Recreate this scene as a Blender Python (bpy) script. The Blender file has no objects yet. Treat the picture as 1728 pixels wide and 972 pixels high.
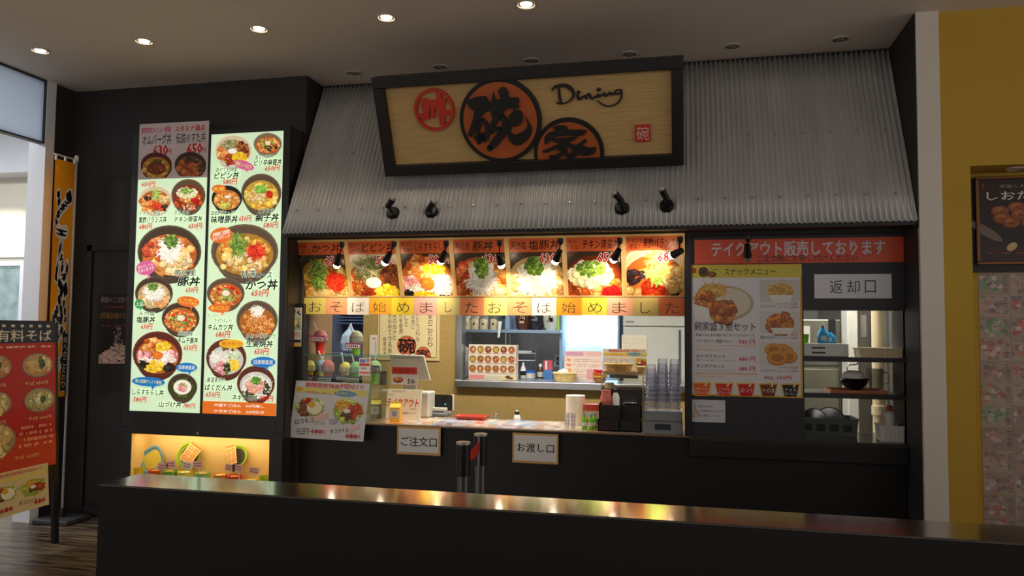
import bpy, math, random
from mathutils import Matrix, Vector
random.seed(7)
D = bpy.data
SC = bpy.context.scene
COL = SC.collection
rnd = random.Random(11)

def S(r, g, b):
    """sRGB 0-255 to linear"""
    f = lambda c: (c/255/12.92) if c/255 <= .04045 else ((c/255+.055)/1.055)**2.4
    return (f(r), f(g), f(b))

# ------------------------------------------------------------------ camera
FPX = 1278.0
YAW, PITCH, ROLL = 0.224215, 0.054794, 0.00963
CAM = Vector((0, -5, 1.45))
_f = Vector((-math.sin(YAW)*math.cos(PITCH), math.cos(YAW)*math.cos(PITCH), math.sin(PITCH)))
_r0 = Vector((math.cos(YAW), math.sin(YAW), 0)); _u0 = _r0.cross(_f)
_r = math.cos(ROLL)*_r0 + math.sin(ROLL)*_u0
_u = -math.sin(ROLL)*_r0 + math.cos(ROLL)*_u0
cd = D.cameras.new('camera'); cd.sensor_width = 36; cd.lens = 36*FPX/1728
cd.clip_start = .02; cd.clip_end = 100
cam = D.objects.new('camera', cd); COL.objects.link(cam)
cam.matrix_world = Matrix(((_r.x, _u.x, -_f.x, CAM.x), (_r.y, _u.y, -_f.y, CAM.y), (_r.z, _u.z, -_f.z, CAM.z), (0, 0, 0, 1)))
SC.camera = cam

# ------------------------------------------------------------------ world, exposure
w = D.worlds.new('world'); SC.world = w; w.use_nodes = True
bg = w.node_tree.nodes['Background']
bg.inputs[0].default_value = (1.0, .94, .87, 1); bg.inputs[1].default_value = .84
SC.cycles.transparent_max_bounces = 40
SC.view_settings.view_transform = 'Standard'; SC.view_settings.look = 'None'
SC.view_settings.exposure = 0; SC.view_settings.gamma = 1
SC.view_settings.use_curve_mapping = False
P_DOWN, P_POSTER, P_FLUO, P_NICHE, P_MENU, P_LOBBY = 18.0, 8.0, 24.0, 1.25, .66, 110.0

def ray(px, py):
    return _f + (px-864)/FPX*_r - (py-486)/FPX*_u
def P(px, py, X=None, Y=None, Z=None):
    """the place on a real plane (X=, Y= or Z=) that a measured point of the photograph belongs to"""
    d = ray(px, py)
    k, v = (0, X) if X is not None else (1, Y) if Y is not None else (2, Z)
    return CAM + d*((v-CAM[k])/d[k])

# ------------------------------------------------------------------ materials
MATS = {}
def mat(name, rgb, rough=.5, metal=0, var=.06, scale=8, bump=0, bscale=60, coat=0, stretch=None, spec=None, sub=0):
    if name in MATS: return MATS[name]
    m = D.materials.new(name); m.use_nodes = True; nt = m.node_tree; b = nt.nodes['Principled BSDF']
    b.inputs['Roughness'].default_value = rough; b.inputs['Metallic'].default_value = metal
    if coat: b.inputs['Coat Weight'].default_value = coat; b.inputs['Coat Roughness'].default_value = .08
    if spec is not None: b.inputs['Specular IOR Level'].default_value = spec
    tc = nt.nodes.new('ShaderNodeTexCoord'); mp = nt.nodes.new('ShaderNodeMapping')
    nt.links.new(tc.outputs['Object'], mp.inputs[0])
    if stretch: mp.inputs['Scale'].default_value = stretch
    nz = nt.nodes.new('ShaderNodeTexNoise'); nz.inputs['Scale'].default_value = scale; nz.inputs['Detail'].default_value = 5
    nt.links.new(mp.outputs[0], nz.inputs[0])
    rp = nt.nodes.new('ShaderNodeValToRGB')
    c = S(*rgb)
    rp.color_ramp.elements[0].position = .3; rp.color_ramp.elements[1].position = .7
    rp.color_ramp.elements[0].color = (*[x*(1-var) for x in c], 1)
    rp.color_ramp.elements[1].color = (*[min(1, x*(1+var)) for x in c], 1)
    nt.links.new(nz.outputs[0], rp.inputs[0]); nt.links.new(rp.outputs[0], b.inputs['Base Color'])
    if bump:
        n2 = nt.nodes.new('ShaderNodeTexNoise'); n2.inputs['Scale'].default_value = bscale; n2.inputs['Detail'].default_value = 4
        nt.links.new(mp.outputs[0], n2.inputs[0])
        bp = nt.nodes.new('ShaderNodeBump'); bp.inputs['Strength'].default_value = bump; bp.inputs['Distance'].default_value = .004
        nt.links.new(n2.outputs[0], bp.inputs['Height']); nt.links.new(bp.outputs[0], b.inputs['Normal'])
    MATS[name] = m
    return m

def emis(name, rgb, strength):
    if name in MATS: return MATS[name]
    m = D.materials.new(name); m.use_nodes = True; nt = m.node_tree; b = nt.nodes['Principled BSDF']
    b.inputs['Base Color'].default_value = (*S(*rgb), 1)
    b.inputs['Emission Color'].default_value = (*S(*rgb), 1); b.inputs['Emission Strength'].default_value = strength
    MATS[name] = m; return m

def glass(name, tint=(235, 245, 240), gloss=.12, rough=.02, density=0.0):
    """thin clear sheet: mostly lets light through, reflects a little, optional milky part"""
    if name in MATS: return MATS[name]
    m = D.materials.new(name); m.use_nodes = True; nt = m.node_tree; nt.nodes.clear()
    out = nt.nodes.new('ShaderNodeOutputMaterial'); tr = nt.nodes.new('ShaderNodeBsdfTransparent'); tr.inputs[0].default_value = (*S(*tint), 1)
    gl = nt.nodes.new('ShaderNodeBsdfGlossy'); gl.inputs['Roughness'].default_value = rough
    lw = nt.nodes.new('ShaderNodeLayerWeight'); lw.inputs[0].default_value = .35
    mr = nt.nodes.new('ShaderNodeMapRange'); mr.inputs['To Min'].default_value = gloss*.4; mr.inputs['To Max'].default_value = min(1, gloss*5)
    nt.links.new(lw.outputs['Fresnel'], mr.inputs[0])
    mx = nt.nodes.new('ShaderNodeMixShader'); nt.links.new(mr.outputs[0], mx.inputs[0]); nt.links.new(tr.outputs[0], mx.inputs[1]); nt.links.new(gl.outputs[0], mx.inputs[2])
    last = mx
    if density:
        df = nt.nodes.new('ShaderNodeBsdfDiffuse'); df.inputs[0].default_value = (*S(*tint), 1)
        m2 = nt.nodes.new('ShaderNodeMixShader'); m2.inputs[0].default_value = density
        nt.links.new(mx.outputs[0], m2.inputs[1]); nt.links.new(df.outputs[0], m2.inputs[2]); last = m2
    nt.links.new(last.outputs[0], out.inputs[0])
    MATS[name] = m; return m

def print_mat(name, lit=0, rough=.45, spec=.4):
    if name in MATS: return MATS[name]
    m = D.materials.new(name); m.use_nodes = True; nt = m.node_tree; b = nt.nodes['Principled BSDF']
    at = nt.nodes.new('ShaderNodeAttribute'); at.attribute_name = 'Col'
    nt.links.new(at.outputs['Color'], b.inputs['Base Color'])
    b.inputs['Roughness'].default_value = rough; b.inputs['Specular IOR Level'].default_value = spec
    if lit:
        nt.links.new(at.outputs['Color'], b.inputs['Emission Color']); b.inputs['Emission Strength'].default_value = lit
    MATS[name] = m; return m

# ------------------------------------------------------------------ mesh helpers
class MB:
    def __init__(s): s.v = []; s.f = []
    def add(s, vs, fs):
        o = len(s.v); s.v += [tuple(v) for v in vs]; s.f += [tuple(o+i for i in f) for f in fs]; return s
    def box(s, x0, x1, y0, y1, z0, z1):
        return s.add([(x0, y0, z0), (x1, y0, z0), (x1, y1, z0), (x0, y1, z0), (x0, y0, z1), (x1, y0, z1), (x1, y1, z1), (x0, y1, z1)],
                     [(0, 3, 2, 1), (4, 5, 6, 7), (0, 1, 5, 4), (1, 2, 6, 5), (2, 3, 7, 6), (3, 0, 4, 7)])
    def lathe(s, prof, n=24, c=(0, 0, 0), cap=True, sx=1, sy=1):
        vs = []; fs = []
        for r, z in prof:
            for i in range(n):
                a = 2*math.pi*i/n; vs.append((c[0]+r*sx*math.cos(a), c[1]+r*sy*math.sin(a), c[2]+z))
        for k in range(len(prof)-1):
            for i in range(n):
                j = (i+1) % n; fs.append((k*n+i, k*n+j, (k+1)*n+j, (k+1)*n+i))
        if cap:
            fs.append(tuple(range(n-1, -1, -1))); fs.append(tuple((len(prof)-1)*n+i for i in range(n)))
        return s.add(vs, fs)
    def tube(s, pts, r, n=8, cap=True):
        pts = [Vector(p) for p in pts]; vs = []; fs = []
        rr = r if isinstance(r, (list, tuple)) else [r]*len(pts)
        for k, p in enumerate(pts):
            t = (pts[min(k+1, len(pts)-1)]-pts[max(k-1, 0)]).normalized()
            a = Vector((0, 0, 1)) if abs(t.z) < .9 else Vector((1, 0, 0))
            x = t.cross(a).normalized(); y = t.cross(x)
            for i in range(n):
                q = 2*math.pi*i/n; vs.append(p + (x*math.cos(q)+y*math.sin(q))*rr[k])
        for k in range(len(pts)-1):
            for i in range(n):
                j = (i+1) % n; fs.append((k*n+i, k*n+j, (k+1)*n+j, (k+1)*n+i))
        if cap: fs.append(tuple(range(n-1, -1, -1))); fs.append(tuple((len(pts)-1)*n+i for i in range(n)))
        return s.add(vs, fs)
    def prism(s, poly, y0, y1):
        n = len(poly); vs = [(x, y0, z) for x, z in poly]+[(x, y1, z) for x, z in poly]
        fs = [tuple(range(n)), tuple(range(2*n-1, n-1, -1))]+[(i, i+n, (i+1) % n+n, (i+1) % n) for i in range(n)]
        return s.add(vs, fs)
    def disc(s, r, z0, z1, c=(0, 0), n=40, half=False):       # flat disc in local xy (for things that face +z locally)
        pts = [(c[0]+r*math.cos(2*math.pi*i/n), c[1]+r*math.sin(2*math.pi*i/n)) for i in range(n)]
        return s.slab(pts, z0, z1)
    def slab(s, pts, z0, z1):
        n = len(pts); vs = [(x, y, z0) for x, y in pts]+[(x, y, z1) for x, y in pts]
        fs = [tuple(range(n-1, -1, -1)), tuple(range(n, 2*n))]+[(i, (i+1) % n, (i+1) % n+n, i+n) for i in range(n)]
        return s.add(vs, fs)
    def obj(s, name, m, parent=None, smooth=False, bev=0, seg=2, kind=None, loc=None, rot=None):
        me = D.meshes.new(name); me.from_pydata(s.v, [], s.f); me.update()
        if smooth:
            me.shade_smooth(); me.set_sharp_from_angle(angle=.75)
        if m: me.materials.append(m)
        o = D.objects.new(name, me); COL.objects.link(o)
        if parent: o.parent = parent
        if loc: o.location = loc
        if rot: o.rotation_euler = rot
        if bev:
            b = o.modifiers.new('edge', 'BEVEL'); b.width = bev; b.segments = seg; b.limit_method = 'ANGLE'
        if kind: o['kind'] = kind
        return o

def box(x0, x1, y0, y1, z0, z1): return MB().box(x0, x1, y0, y1, z0, z1)
def tag(o, label, cat, group=None):
    o['label'] = label; o['category'] = cat
    if group: o['group'] = group
    return o
def thing(name, label, cat, loc=(0, 0, 0), rot=(0, 0, 0), group=None):
    o = D.objects.new(name, None); COL.objects.link(o); o.empty_display_size = .05
    o.location = loc; o.rotation_euler = rot
    return tag(o, label, cat, group)
def struct(name, mb, m, label=None, **k):
    o = mb.obj(name, m, kind='structure', **k)
    if label: o['label'] = label
    return o
def dup(o, name=None):
    c = o.copy(); COL.objects.link(c); c.parent = None
    for ch in [x for x in D.objects if x.parent == o]:
        d = ch.copy(); COL.objects.link(d); d.parent = c
        for g in [x for x in D.objects if x.parent == ch]:
            e = g.copy(); COL.objects.link(e); e.parent = d
    return c
def spot(name, parent, loc, aim, power, size=60, blend=.6, rgb=(1, .82, .6), rad=.02):
    l = D.lights.new(name, 'SPOT'); l.energy = power; l.spot_size = math.radians(size); l.spot_blend = blend; l.color = rgb; l.shadow_soft_size = rad
    o = D.objects.new(name, l); COL.objects.link(o); o.location = loc
    o.rotation_euler = (Vector(aim)-Vector(loc)).to_track_quat('-Z', 'Y').to_euler()
    if parent:
        bpy.context.view_layer.update(); o.parent = parent; o.matrix_parent_inverse = parent.matrix_world.inverted()
    return o

# ------------------------------------------------------------------ lettering and flat print
_tc = {}
def glyphs(body, bold=0.0, shear=0.0):
    k = (body, bold, shear)
    if k in _tc: return _tc[k]
    cu = D.curves.new('text_source', 'FONT'); cu.body = body; cu.size = 1; cu.resolution_u = 1 if len(body) > 1 else 2; cu.offset = bold; cu.shear = shear
    ob = D.objects.new('text_source', cu); COL.objects.link(ob)
    dg = bpy.context.evaluated_depsgraph_get(); ev = ob.evaluated_get(dg); me = ev.to_mesh()
    vs = [(v.co.x, v.co.y) for v in me.vertices]; fs = [tuple(p.vertices) for p in me.polygons]
    ev.to_mesh_clear(); D.objects.remove(ob); D.curves.remove(cu)
    xs = [v[0] for v in vs]; ys = [v[1] for v in vs]
    bb = (min(xs), min(ys), max(xs), max(ys))
    _tc[k] = (vs, fs, bb); return _tc[k]

class Canvas:
    """flat print on a sheet: shapes laid a few microns apart, colour held per face"""
    def __init__(s, root, M, mode='photo', w=1, h=1, material=None):
        s.root = root; s.M = M; s.mat = material; s.clip = None; s.w = w; s.h = h
        s.Mi = M.inverted()
        s.f = s._photo if mode == 'photo' else (lambda x, y: (x*w, (1-y)*h))
        s.new()
    def _photo(s, x, y):
        o = s.Mi @ CAM; d = s.Mi.to_3x3() @ ray(x, y); t = -o.z/d.z
        return (o.x+t*d.x, o.y+t*d.y)
    def new(s, z=.0006): s.v = []; s.fc = []; s.c = []; s.z = z
    def poly(s, pts, col, raw=False):
        if s.clip:
            a, b, c, d = s.clip; pts = [(min(max(x, a), c), min(max(y, b), d)) for x, y in pts]
        q = pts if raw else [s.f(x, y) for x, y in pts]
        o = len(s.v); s.z += 2.5e-6
        ar = sum(q[i][0]*q[(i+1) % len(q)][1]-q[(i+1) % len(q)][0]*q[i][1] for i in range(len(q)))
        if ar < 0: q = q[::-1]
        s.v += [(x, y, s.z) for x, y in q]; s.fc.append(tuple(range(o, o+len(q)))); s.c.append(S(*col))
    def rect(s, x0, y0, x1, y1, col):
        (a, b), (c, d) = s.f(x0, y0), s.f(x1, y1)
        if s.clip: s.poly([(x0, y0), (x1, y0), (x1, y1), (x0, y1)], col)
        else: s.poly([(a, b), (c, b), (c, d), (a, d)], col, True)
    def ell(s, cx, cy, rx, ry, col, n=28, rot=0, a0=0, a1=2*math.pi):
        cr, sr = math.cos(rot), math.sin(rot); pts = []
        for i in range(n):
            a = a0+(a1-a0)*i/(n if a1-a0 > 6.2 else n-1); x, y = rx*math.cos(a), ry*math.sin(a); pts.append((cx+x*cr-y*sr, cy+x*sr+y*cr))
        s.poly(pts, col)
    def blob(s, cx, cy, r, ry, col, rg, n=7):
        ph = rg.random()*6; pts = []
        for i in range(n):
            a = ph+2*math.pi*i/n; k = .7+.5*rg.random(); pts.append((cx+r*k*math.cos(a), cy+ry*k*math.sin(a)))
        s.poly(pts, col)
    def strand(s, cx, cy, L, wd, ang, col, bend=.3):
        pa = []; pb = []
        for i in range(5):
            t = i/4-.5; a = ang+bend*t*2
            x = cx+L*t*math.cos(ang)-bend*L*t*t*math.sin(ang); y = cy+L*t*math.sin(ang)+bend*L*t*t*math.cos(ang)
            nx, ny = -math.sin(a)*wd/2, math.cos(a)*wd/2; pa.append((x+nx, y+ny)); pb.append((x-nx, y-ny))
        s.poly(pa+pb[::-1], col)
    def text(s, body, x0, y0, x1, y1, col, bold=.012, outline=None, ow=.05, shear=0, rot=0, tall=False):
        """body fitted to the box x0 y0 x1 y1"""
        bb = glyphs(body, min(0.0, bold), shear)[2]
        (a, b), (c, d) = s.f(x0, y0), s.f(x1, y1)
        kx = (c-a)/(bb[2]-bb[0]); ky = (b-d)/(bb[3]-bb[1])
        mx, my = (a+c)/2, (b+d)/2; cr, sr = math.cos(rot), math.sin(rot)
        thin = min(0.0, bold)
        for bo, co in (((ow, outline),) if outline else ())+((bold, col),):
            vs, fs, _ = glyphs(body, thin, shear)
            s.z += 3e-5
            k = bo*.9
            if bo <= .004: strikes = [(0, 0)]
            elif bo < .016: strikes = [(-k, -k*.6), (k, k*.6)]
            elif bo < .03: strikes = [(-k, -k), (k, k), (-k, k), (k, -k)]
            else: strikes = [(k*math.cos(q*.7854), k*math.sin(q*.7854)) for q in range(8)]
            for ex, ey in strikes:
                o = len(s.v); s.z += 2e-6
                for x, y in vs:
                    u, v = a+(x+ex-bb[0])*kx-mx, d+(y+ey-bb[1])*ky-my
                    s.v.append((mx+u*cr-v*sr, my+u*sr+v*cr, s.z))
                s.fc += [tuple(o+i for i in f) for f in fs]; s.c += [S(*co)]*len(fs)
    def column(s, body, xc, y0, y1, wd, col, bold=.012, outline=None, ow=.05):
        """vertical writing, one character under the other"""
        st = (y1-y0)/len(body)
        for i, ch in enumerate(body):
            if ch != ' ': s.text(ch, xc-wd/2, y0+i*st+st*.06, xc+wd/2, y0+(i+1)*st-st*.06, col, bold, outline, ow)
    tiny = False
    def scribble(s, x0, y0, x1, y1, rows, col, rg, fill=.7):
        """a line of print too small to read: short dashes"""
        hh = (y1-y0)/rows; s.tiny = True
        for r in range(rows):
            x = x0
            while x < x1:
                l = (x1-x0)*(.02+.05*rg.random())
                if rg.random() < fill: s.rect(x, y0+r*hh+hh*.2, min(x+l, x1), y0+r*hh+hh*(.6+.2*rg.random()), col)
                x += l*1.25
    def flush(s, name, label=None, z=.0006, parent=None):
        me = D.meshes.new(name); me.from_pydata(s.v, [], s.fc); me.update()
        ca = me.color_attributes.new('Col', 'FLOAT_COLOR', 'CORNER'); buf = []
        for f, c in zip(s.fc, s.c): buf += [c[0], c[1], c[2], 1.0]*len(f)
        ca.data.foreach_set('color', buf); me.materials.append(s.mat)
        o = D.objects.new(name, me); COL.objects.link(o); o.parent = parent or s.root
        if label: o['label'] = label
        if s.tiny and name in ('small_print', 'band_print', 'drawing'): o['kind'] = 'stuff'
        s.tiny = False
        s.new(z if z > .0015 else max(s.z+.00008, .0012)); return o

def jit(c, rg, k=.12):
    j = 1+(rg.random()-.5)*2*k; return tuple(min(255, max(0, x*j)) for x in c)

# palettes of dishes: (kind, dx, dy, rx, ry, count, size, colours)
W = (245, 240, 225)
GRN = [(95, 135, 45), (130, 165, 70), (160, 190, 90), (75, 110, 40)]
ORA = [(222, 120, 48), (234, 150, 74), (206, 92, 38), (242, 178, 105)]
GOLD = [(215, 150, 55), (230, 180, 80), (190, 115, 40), (240, 205, 120)]
YEL = [(245, 205, 40), (250, 220, 80), (235, 180, 25)]
RED = [(215, 45, 25), (235, 70, 35), (190, 30, 20)]
PNK = [(235, 150, 150), (240, 175, 170), (220, 125, 130)]
BRN = [(120, 60, 30), (150, 80, 40), (90, 45, 25), (170, 100, 55)]
DRK = [(45, 40, 30), (60, 55, 40), (35, 30, 28)]
WHT = [(245, 240, 225), (235, 228, 205), (250, 248, 238)]
CRM = [(235, 195, 130), (240, 210, 155), (225, 175, 105)]
DISH = {
 'katsu': [('c', 0, .12, .82, .72, 60, .15, GOLD), ('c', .1, .3, .6, .45, 22, .13, CRM), ('s', -.2, -.3, .22, .42, 46, .3, GRN), ('s', .36, -.05, .26, .28, 60, .2, RED)],
 'bibim': [('c', -.5, .15, .34, .5, 24, .16, ORA), ('s', -.2, -.45, .45, .32, 60, .3, [(196, 188, 150), (120, 122, 70), (150, 150, 100), (86, 98, 48)]), ('c', .5, -.25, .34, .42, 34, .09, BRN), ('c', -.15, .55, .4, .32, 28, .1, [(150, 50, 25), (175, 60, 30)]), ('d', .36, .45, .42, .4, 90, .055, YEL), ('e', -.05, -.02, .25, .17, 1, 0, [(248, 244, 236)])],
 'shirasu': [('c', -.2, -.45, .4, .36, 36, .12, ORA), ('d', .25, -.4, .3, .26, 40, .07, YEL), ('c', -.55, .02, .28, .24, 24, .1, PNK), ('c', .55, .05, .28, .26, 24, .1, PNK), ('s', .3, .2, .42, .4, 50, .25, WHT), ('s', -.45, .35, .3, .26, 26, .22, WHT), ('d', -.15, .55, .42, .28, 80, .06, YEL), ('c', .5, .62, .22, .2, 18, .1, DRK), ('c', -.6, .45, .18, .2, 12, .1, DRK), ('e', .02, .02, .2, .19, 1, 0, [(235, 120, 40)])],
 'buta': [('c', 0, .1, .82, .74, 60, .18, ORA), ('c', .2, .35, .5, .4, 20, .16, CRM), ('c', -.5, -.15, .3, .4, 16, .15, [(205, 92, 52), (190, 70, 42), (220, 120, 72)]), ('s', .02, -.15, .34, .42, 80, .38, WHT), ('c', .05, -.5, .2, .3, 34, .07, GRN)],
 'shio': [('c', 0, .22, .82, .62, 46, .2, CRM), ('c', .3, .4, .45, .32, 14, .2, [(235, 170, 110), (225, 150, 90)]), ('s', 0, -.12, .5, .45, 110, .4, WHT), ('c', -.05, -.5, .26, .26, 46, .07, GRN)],
 'nanban': [('c', 0, .3, .82, .56, 34, .17, [(160, 60, 25), (130, 45, 20), (185, 85, 40)]), ('c', .1, .05, .6, .36, 34, .15, ORA), ('c', -.1, -.25, .6, .34, 60, .12, [(250, 240, 190), (240, 225, 160), (252, 246, 215)]), ('d', -.1, -.4, .4, .22, 60, .05, GRN), ('c', .1, .72, .4, .16, 12, .11, [(235, 190, 160), (215, 110, 60)]), ('c', .45, .3, .2, .16, 8, .14, [(190, 25, 25)])],
 'kurozu': [('c', -.3, .3, .6, .55, 30, .22, ORA), ('c', .25, .25, .5, .45, 22, .2, [(225, 70, 30), (240, 130, 50), (200, 50, 25)]), ('c', -.55, -.15, .26, .16, 4, .13, [(66, 44, 50), (50, 36, 40)]), ('c', .55, .45, .10, .30, 4, .15, DRK), ('c', .5, -.1, .34, .3, 12, .18, CRM), ('s', .05, -.4, .2, .45, 36, .34, [(130, 175, 60), (165, 200, 95), (190, 210, 120)])],
 'kimchi': [('c', 0, .1, .84, .74, 80, .13, ORA), ('c', .1, -.1, .6, .5, 24, .1, RED), ('d', 0, .1, .6, .5, 40, .06, GRN), ('e', .02, -.08, .22, .2, 1, 0, [(240, 225, 195)])],
 'yamazuke': [('c', 0, 0, .8, .75, 30, .14, [(70, 85, 40), (95, 100, 50), (50, 45, 30)]), ('e', 0, -.05, .62, .58, 1, 0, [(245, 240, 215)]), ('c', .02, -.05, .34, .32, 34, .1, PNK), ('c', .02, -.28, .16, .14, 16, .06, GRN)],
 'mabo': [('c', 0, .08, .84, .76, 80, .12, ORA), ('c', .2, .25, .5, .4, 20, .1, DRK), ('d', -.1, -.1, .6, .5, 30, .06, GRN), ('e', .02, -.15, .2, .2, 1, 0, [(245, 225, 185)])],
 'miso': [('c', 0, .15, .8, .65, 40, .2, [(235, 150, 70), (240, 175, 100), (220, 120, 50)]), ('c', -.2, .5, .4, .3, 14, .14, [(215, 205, 90), (190, 190, 80)]), ('e', .05, -.22, .22, .12, 1, 0, [(245, 230, 210)])],
 'oyako': [('c', 0, .12, .84, .72, 80, .14, [(240, 195, 70), (230, 170, 50), (245, 220, 130), (215, 150, 60)]), ('c', -.1, .1, .5, .4, 16, .14, CRM), ('c', -.05, -.3, .3, .22, 30, .1, [(120, 185, 60), (150, 205, 85)]), ('c', .42, .05, .15, .22, 16, .09, RED)],
 'ginger': [('c', 0, .2, .82, .66, 60, .15, [(205, 120, 45), (220, 150, 75), (185, 95, 30)]), ('s', .05, .1, .6, .45, 50, .35, [(235, 180, 110), (190, 105, 40)]), ('s', 0, -.55, .32, .28, 50, .25, WHT)],
 'bomb': [('s', -.35, -.1, .45, .35, 60, .25, WHT), ('c', .4, -.2, .3, .25, 30, .09, [(215, 225, 190), (190, 210, 150)]), ('c', -.3, .5, .32, .34, 26, .14, PNK), ('d', .4, .35, .3, .36, 70, .06, YEL), ('c', .05, .5, .14, .34, 16, .1, DRK+GRN), ('c', .1, -.68, .4, .16, 16, .1, [(110, 90, 40)])],
 'negitoro': [('s', 0, .1, .8, .7, 110, .35, WHT), ('c', -.4, .55, .4, .25, 18, .1, [(60, 70, 35), (80, 90, 45)]), ('c', .55, .2, .22, .4, 14, .1, [(60, 70, 35), (40, 40, 30)]), ('c', -.05, .1, .46, .42, 50, .13, [(240, 170, 145), (230, 145, 120), (245, 195, 175)]), ('c', .02, -.25, .24, .22, 34, .08, [(70, 130, 40), (105, 160, 60)])],
 'omubag': [('c', 0, .2, .85, .72, 40, .17, [(235, 165, 60), (225, 135, 45), (240, 195, 100)]), ('e', 0, .12, .6, .48, 1, 0, [(130, 60, 30)]), ('c', 0, .1, .5, .42, 40, .12, [(150, 75, 40), (120, 55, 28), (175, 100, 65)]), ('s', .05, -.4, .3, .22, 40, .22, [(75, 65, 30), (105, 95, 50)])],
 'suta': [('c', 0, .12, .84, .74, 40, .22, [(190, 100, 50), (170, 80, 38), (205, 125, 70)]), ('c', .1, -.5, .5, .25, 30, .1, [(60, 55, 35), (85, 80, 45)]), ('c', .7, .1, .14, .4, 12, .1, [(70, 70, 45)])],
 'locomoco': [('c', 0, 0, .95, .85, 50, .17, [(190, 210, 110), (165, 190, 80), (210, 222, 150)]), ('c', -.35, .1, .4, .7, 40, .13, [(120, 55, 35), (145, 70, 45)]), ('c', -.25, -.65, .3, .16, 12, .1, RED), ('e', .3, .1, .48, .62, 1, 0, [(245, 238, 200)]), ('e', .12, -.2, .22, .26, 1, 0, [(240, 170, 50)])],
 'taco': [('c', 0, 0, .95, .9, 50, .17, [(190, 210, 90), (165, 190, 70), (205, 222, 130)]), ('c', -.25, -.4, .42, .38, 44, .1, [(235, 150, 50), (240, 175, 75)]), ('c', .45, .05, .42, .52, 44, .13, [(200, 75, 45), (180, 60, 38)]), ('c', -.05, .3, .34, .26, 22, .12, [(120, 75, 45), (100, 60, 40)]), ('e', -.05, .02, .22, .16, 1, 0, [(245, 235, 235)])],
 'fries': [('s', 0, 0, .9, .9, 70, .6, [(225, 175, 75), (240, 200, 110), (205, 150, 55)])],
 'chicken': [('c', 0, .1, .85, .85, 34, .3, [(190, 105, 35), (210, 130, 50), (165, 85, 28)])],
 'soba': [('c', 0, 0, .85, .8, 40, .16, [(235, 165, 90), (225, 150, 70), (240, 195, 140)]), ('s', 0, 0, .7, .6, 40, .5, [(225, 200, 140), (205, 175, 110)]), ('c', .25, -.2, .18, .3, 12, .12, [(60, 85, 50), (80, 105, 70)])],
 'sobaegg': [('c', 0, 0, .85, .8, 40, .16, [(205, 190, 120), (190, 175, 100), (225, 215, 160)]), ('e', 0, 0, .35, .35, 1, 0, [(225, 220, 175)]), ('c', .2, -.1, .16, .3, 12, .1, [(60, 95, 60)])],
 'tempura': [('c', 0, 0, .9, .85, 44, .2, [(220, 190, 120), (235, 210, 150), (200, 165, 95)]), ('c', 0, .1, .3, .3, 8, .12, DRK)],
}
def food(cv, key, cx, cy, rx, ry, seed=1, dens=1.0, fine=1.0):
    rg = random.Random(seed); n0 = 22
    l0 = DISH[key][0]; c0 = l0[7][0]; cv.ell(cx, cy+.06*ry, .9*rx, .86*ry, tuple(.82*c for c in c0), n0)
    for kind, dx, dy, ax, ay, n, sz, cols in DISH[key]:
        if kind == 'e':
            cv.ell(cx+dx*rx, cy+dy*ry, ax*rx*1.05, ay*ry*1.08, tuple(.8*c for c in cols[0]), 20)
            cv.ell(cx+dx*rx, cy+dy*ry, ax*rx, ay*ry, cols[0], 20)
            cv.ell(cx+(dx-ax*.25)*rx, cy+(dy-ay*.3)*ry, ax*rx*.3, ay*ry*.25, tuple(min(255, c*1.15+10) for c in cols[0]), 12)
            continue
        n = max(4, int(n*dens))
        for i in range(n):
            a = rg.random()*6.283; q = math.sqrt(rg.random())
            x, y = cx+(dx+ax*q*math.cos(a))*rx, cy+(dy+ay*q*math.sin(a))*ry
            if ((x-cx)/rx)**2+((y-cy)/ry)**2 > .92: continue
            c = jit(rg.choice(cols), rg)
            if kind == 's':
                cv.strand(x, y, sz*rx*(.7+.6*rg.random()), .04*rx/fine**.5, rg.random()*3.14, c, rg.uniform(-.8, .8))
            elif kind == 'd':
                r = sz*rx*(.7+.6*rg.random()); cv.blob(x, y, r, r*.9, c, rg, 5)
            else:
                r = sz*rx*(.6+.7*rg.random())/fine**.5; r2 = r*(.6+.5*rg.random())
                cv.blob(x, y+r*.18, r*1.08, r2*1.08, tuple(.74*k for k in c), rg)
                cv.blob(x, y, r, r2, c, rg)
                cv.blob(x-r*.2, y-r2*.3, r*.4, r2*.3, tuple(min(255, k*1.2+12) for k in c), rg, 6)
BOWLS = {'dark': ((92, 76, 58), (70, 54, 40)), 'brown': ((112, 92, 70), (92, 74, 56)), 'red': ((110, 52, 38), (92, 42, 32)), 'white': ((238, 226, 200), (214, 196, 160)), 'black': ((42, 44, 34), (30, 32, 26)), 'grey': ((150, 138, 118), (122, 104, 84))}
def dish(cv, key, cx, cy, rx, ry, bowl='brown', seed=1, dens=1.5, z=.0006):
    o, i = BOWLS[bowl]
    cv.ell(cx, cy+ry*.22, rx*.86, ry*.98, tuple(.8*c for c in o), 24)
    cv.ell(cx, cy, rx, ry, o); cv.ell(cx, cy+ry*.02, rx*.95, ry*.95, i)
    food(cv, key, cx, cy+ry*.06, rx*.95, ry*.90, seed, dens, 1.6)

MP = print_mat('printed_paper', 0, .55, .25)
MPG = print_mat('laminated_print', 0, .3, .35)
MPL = print_mat('backlit_print', P_MENU, .35, .3)

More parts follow.
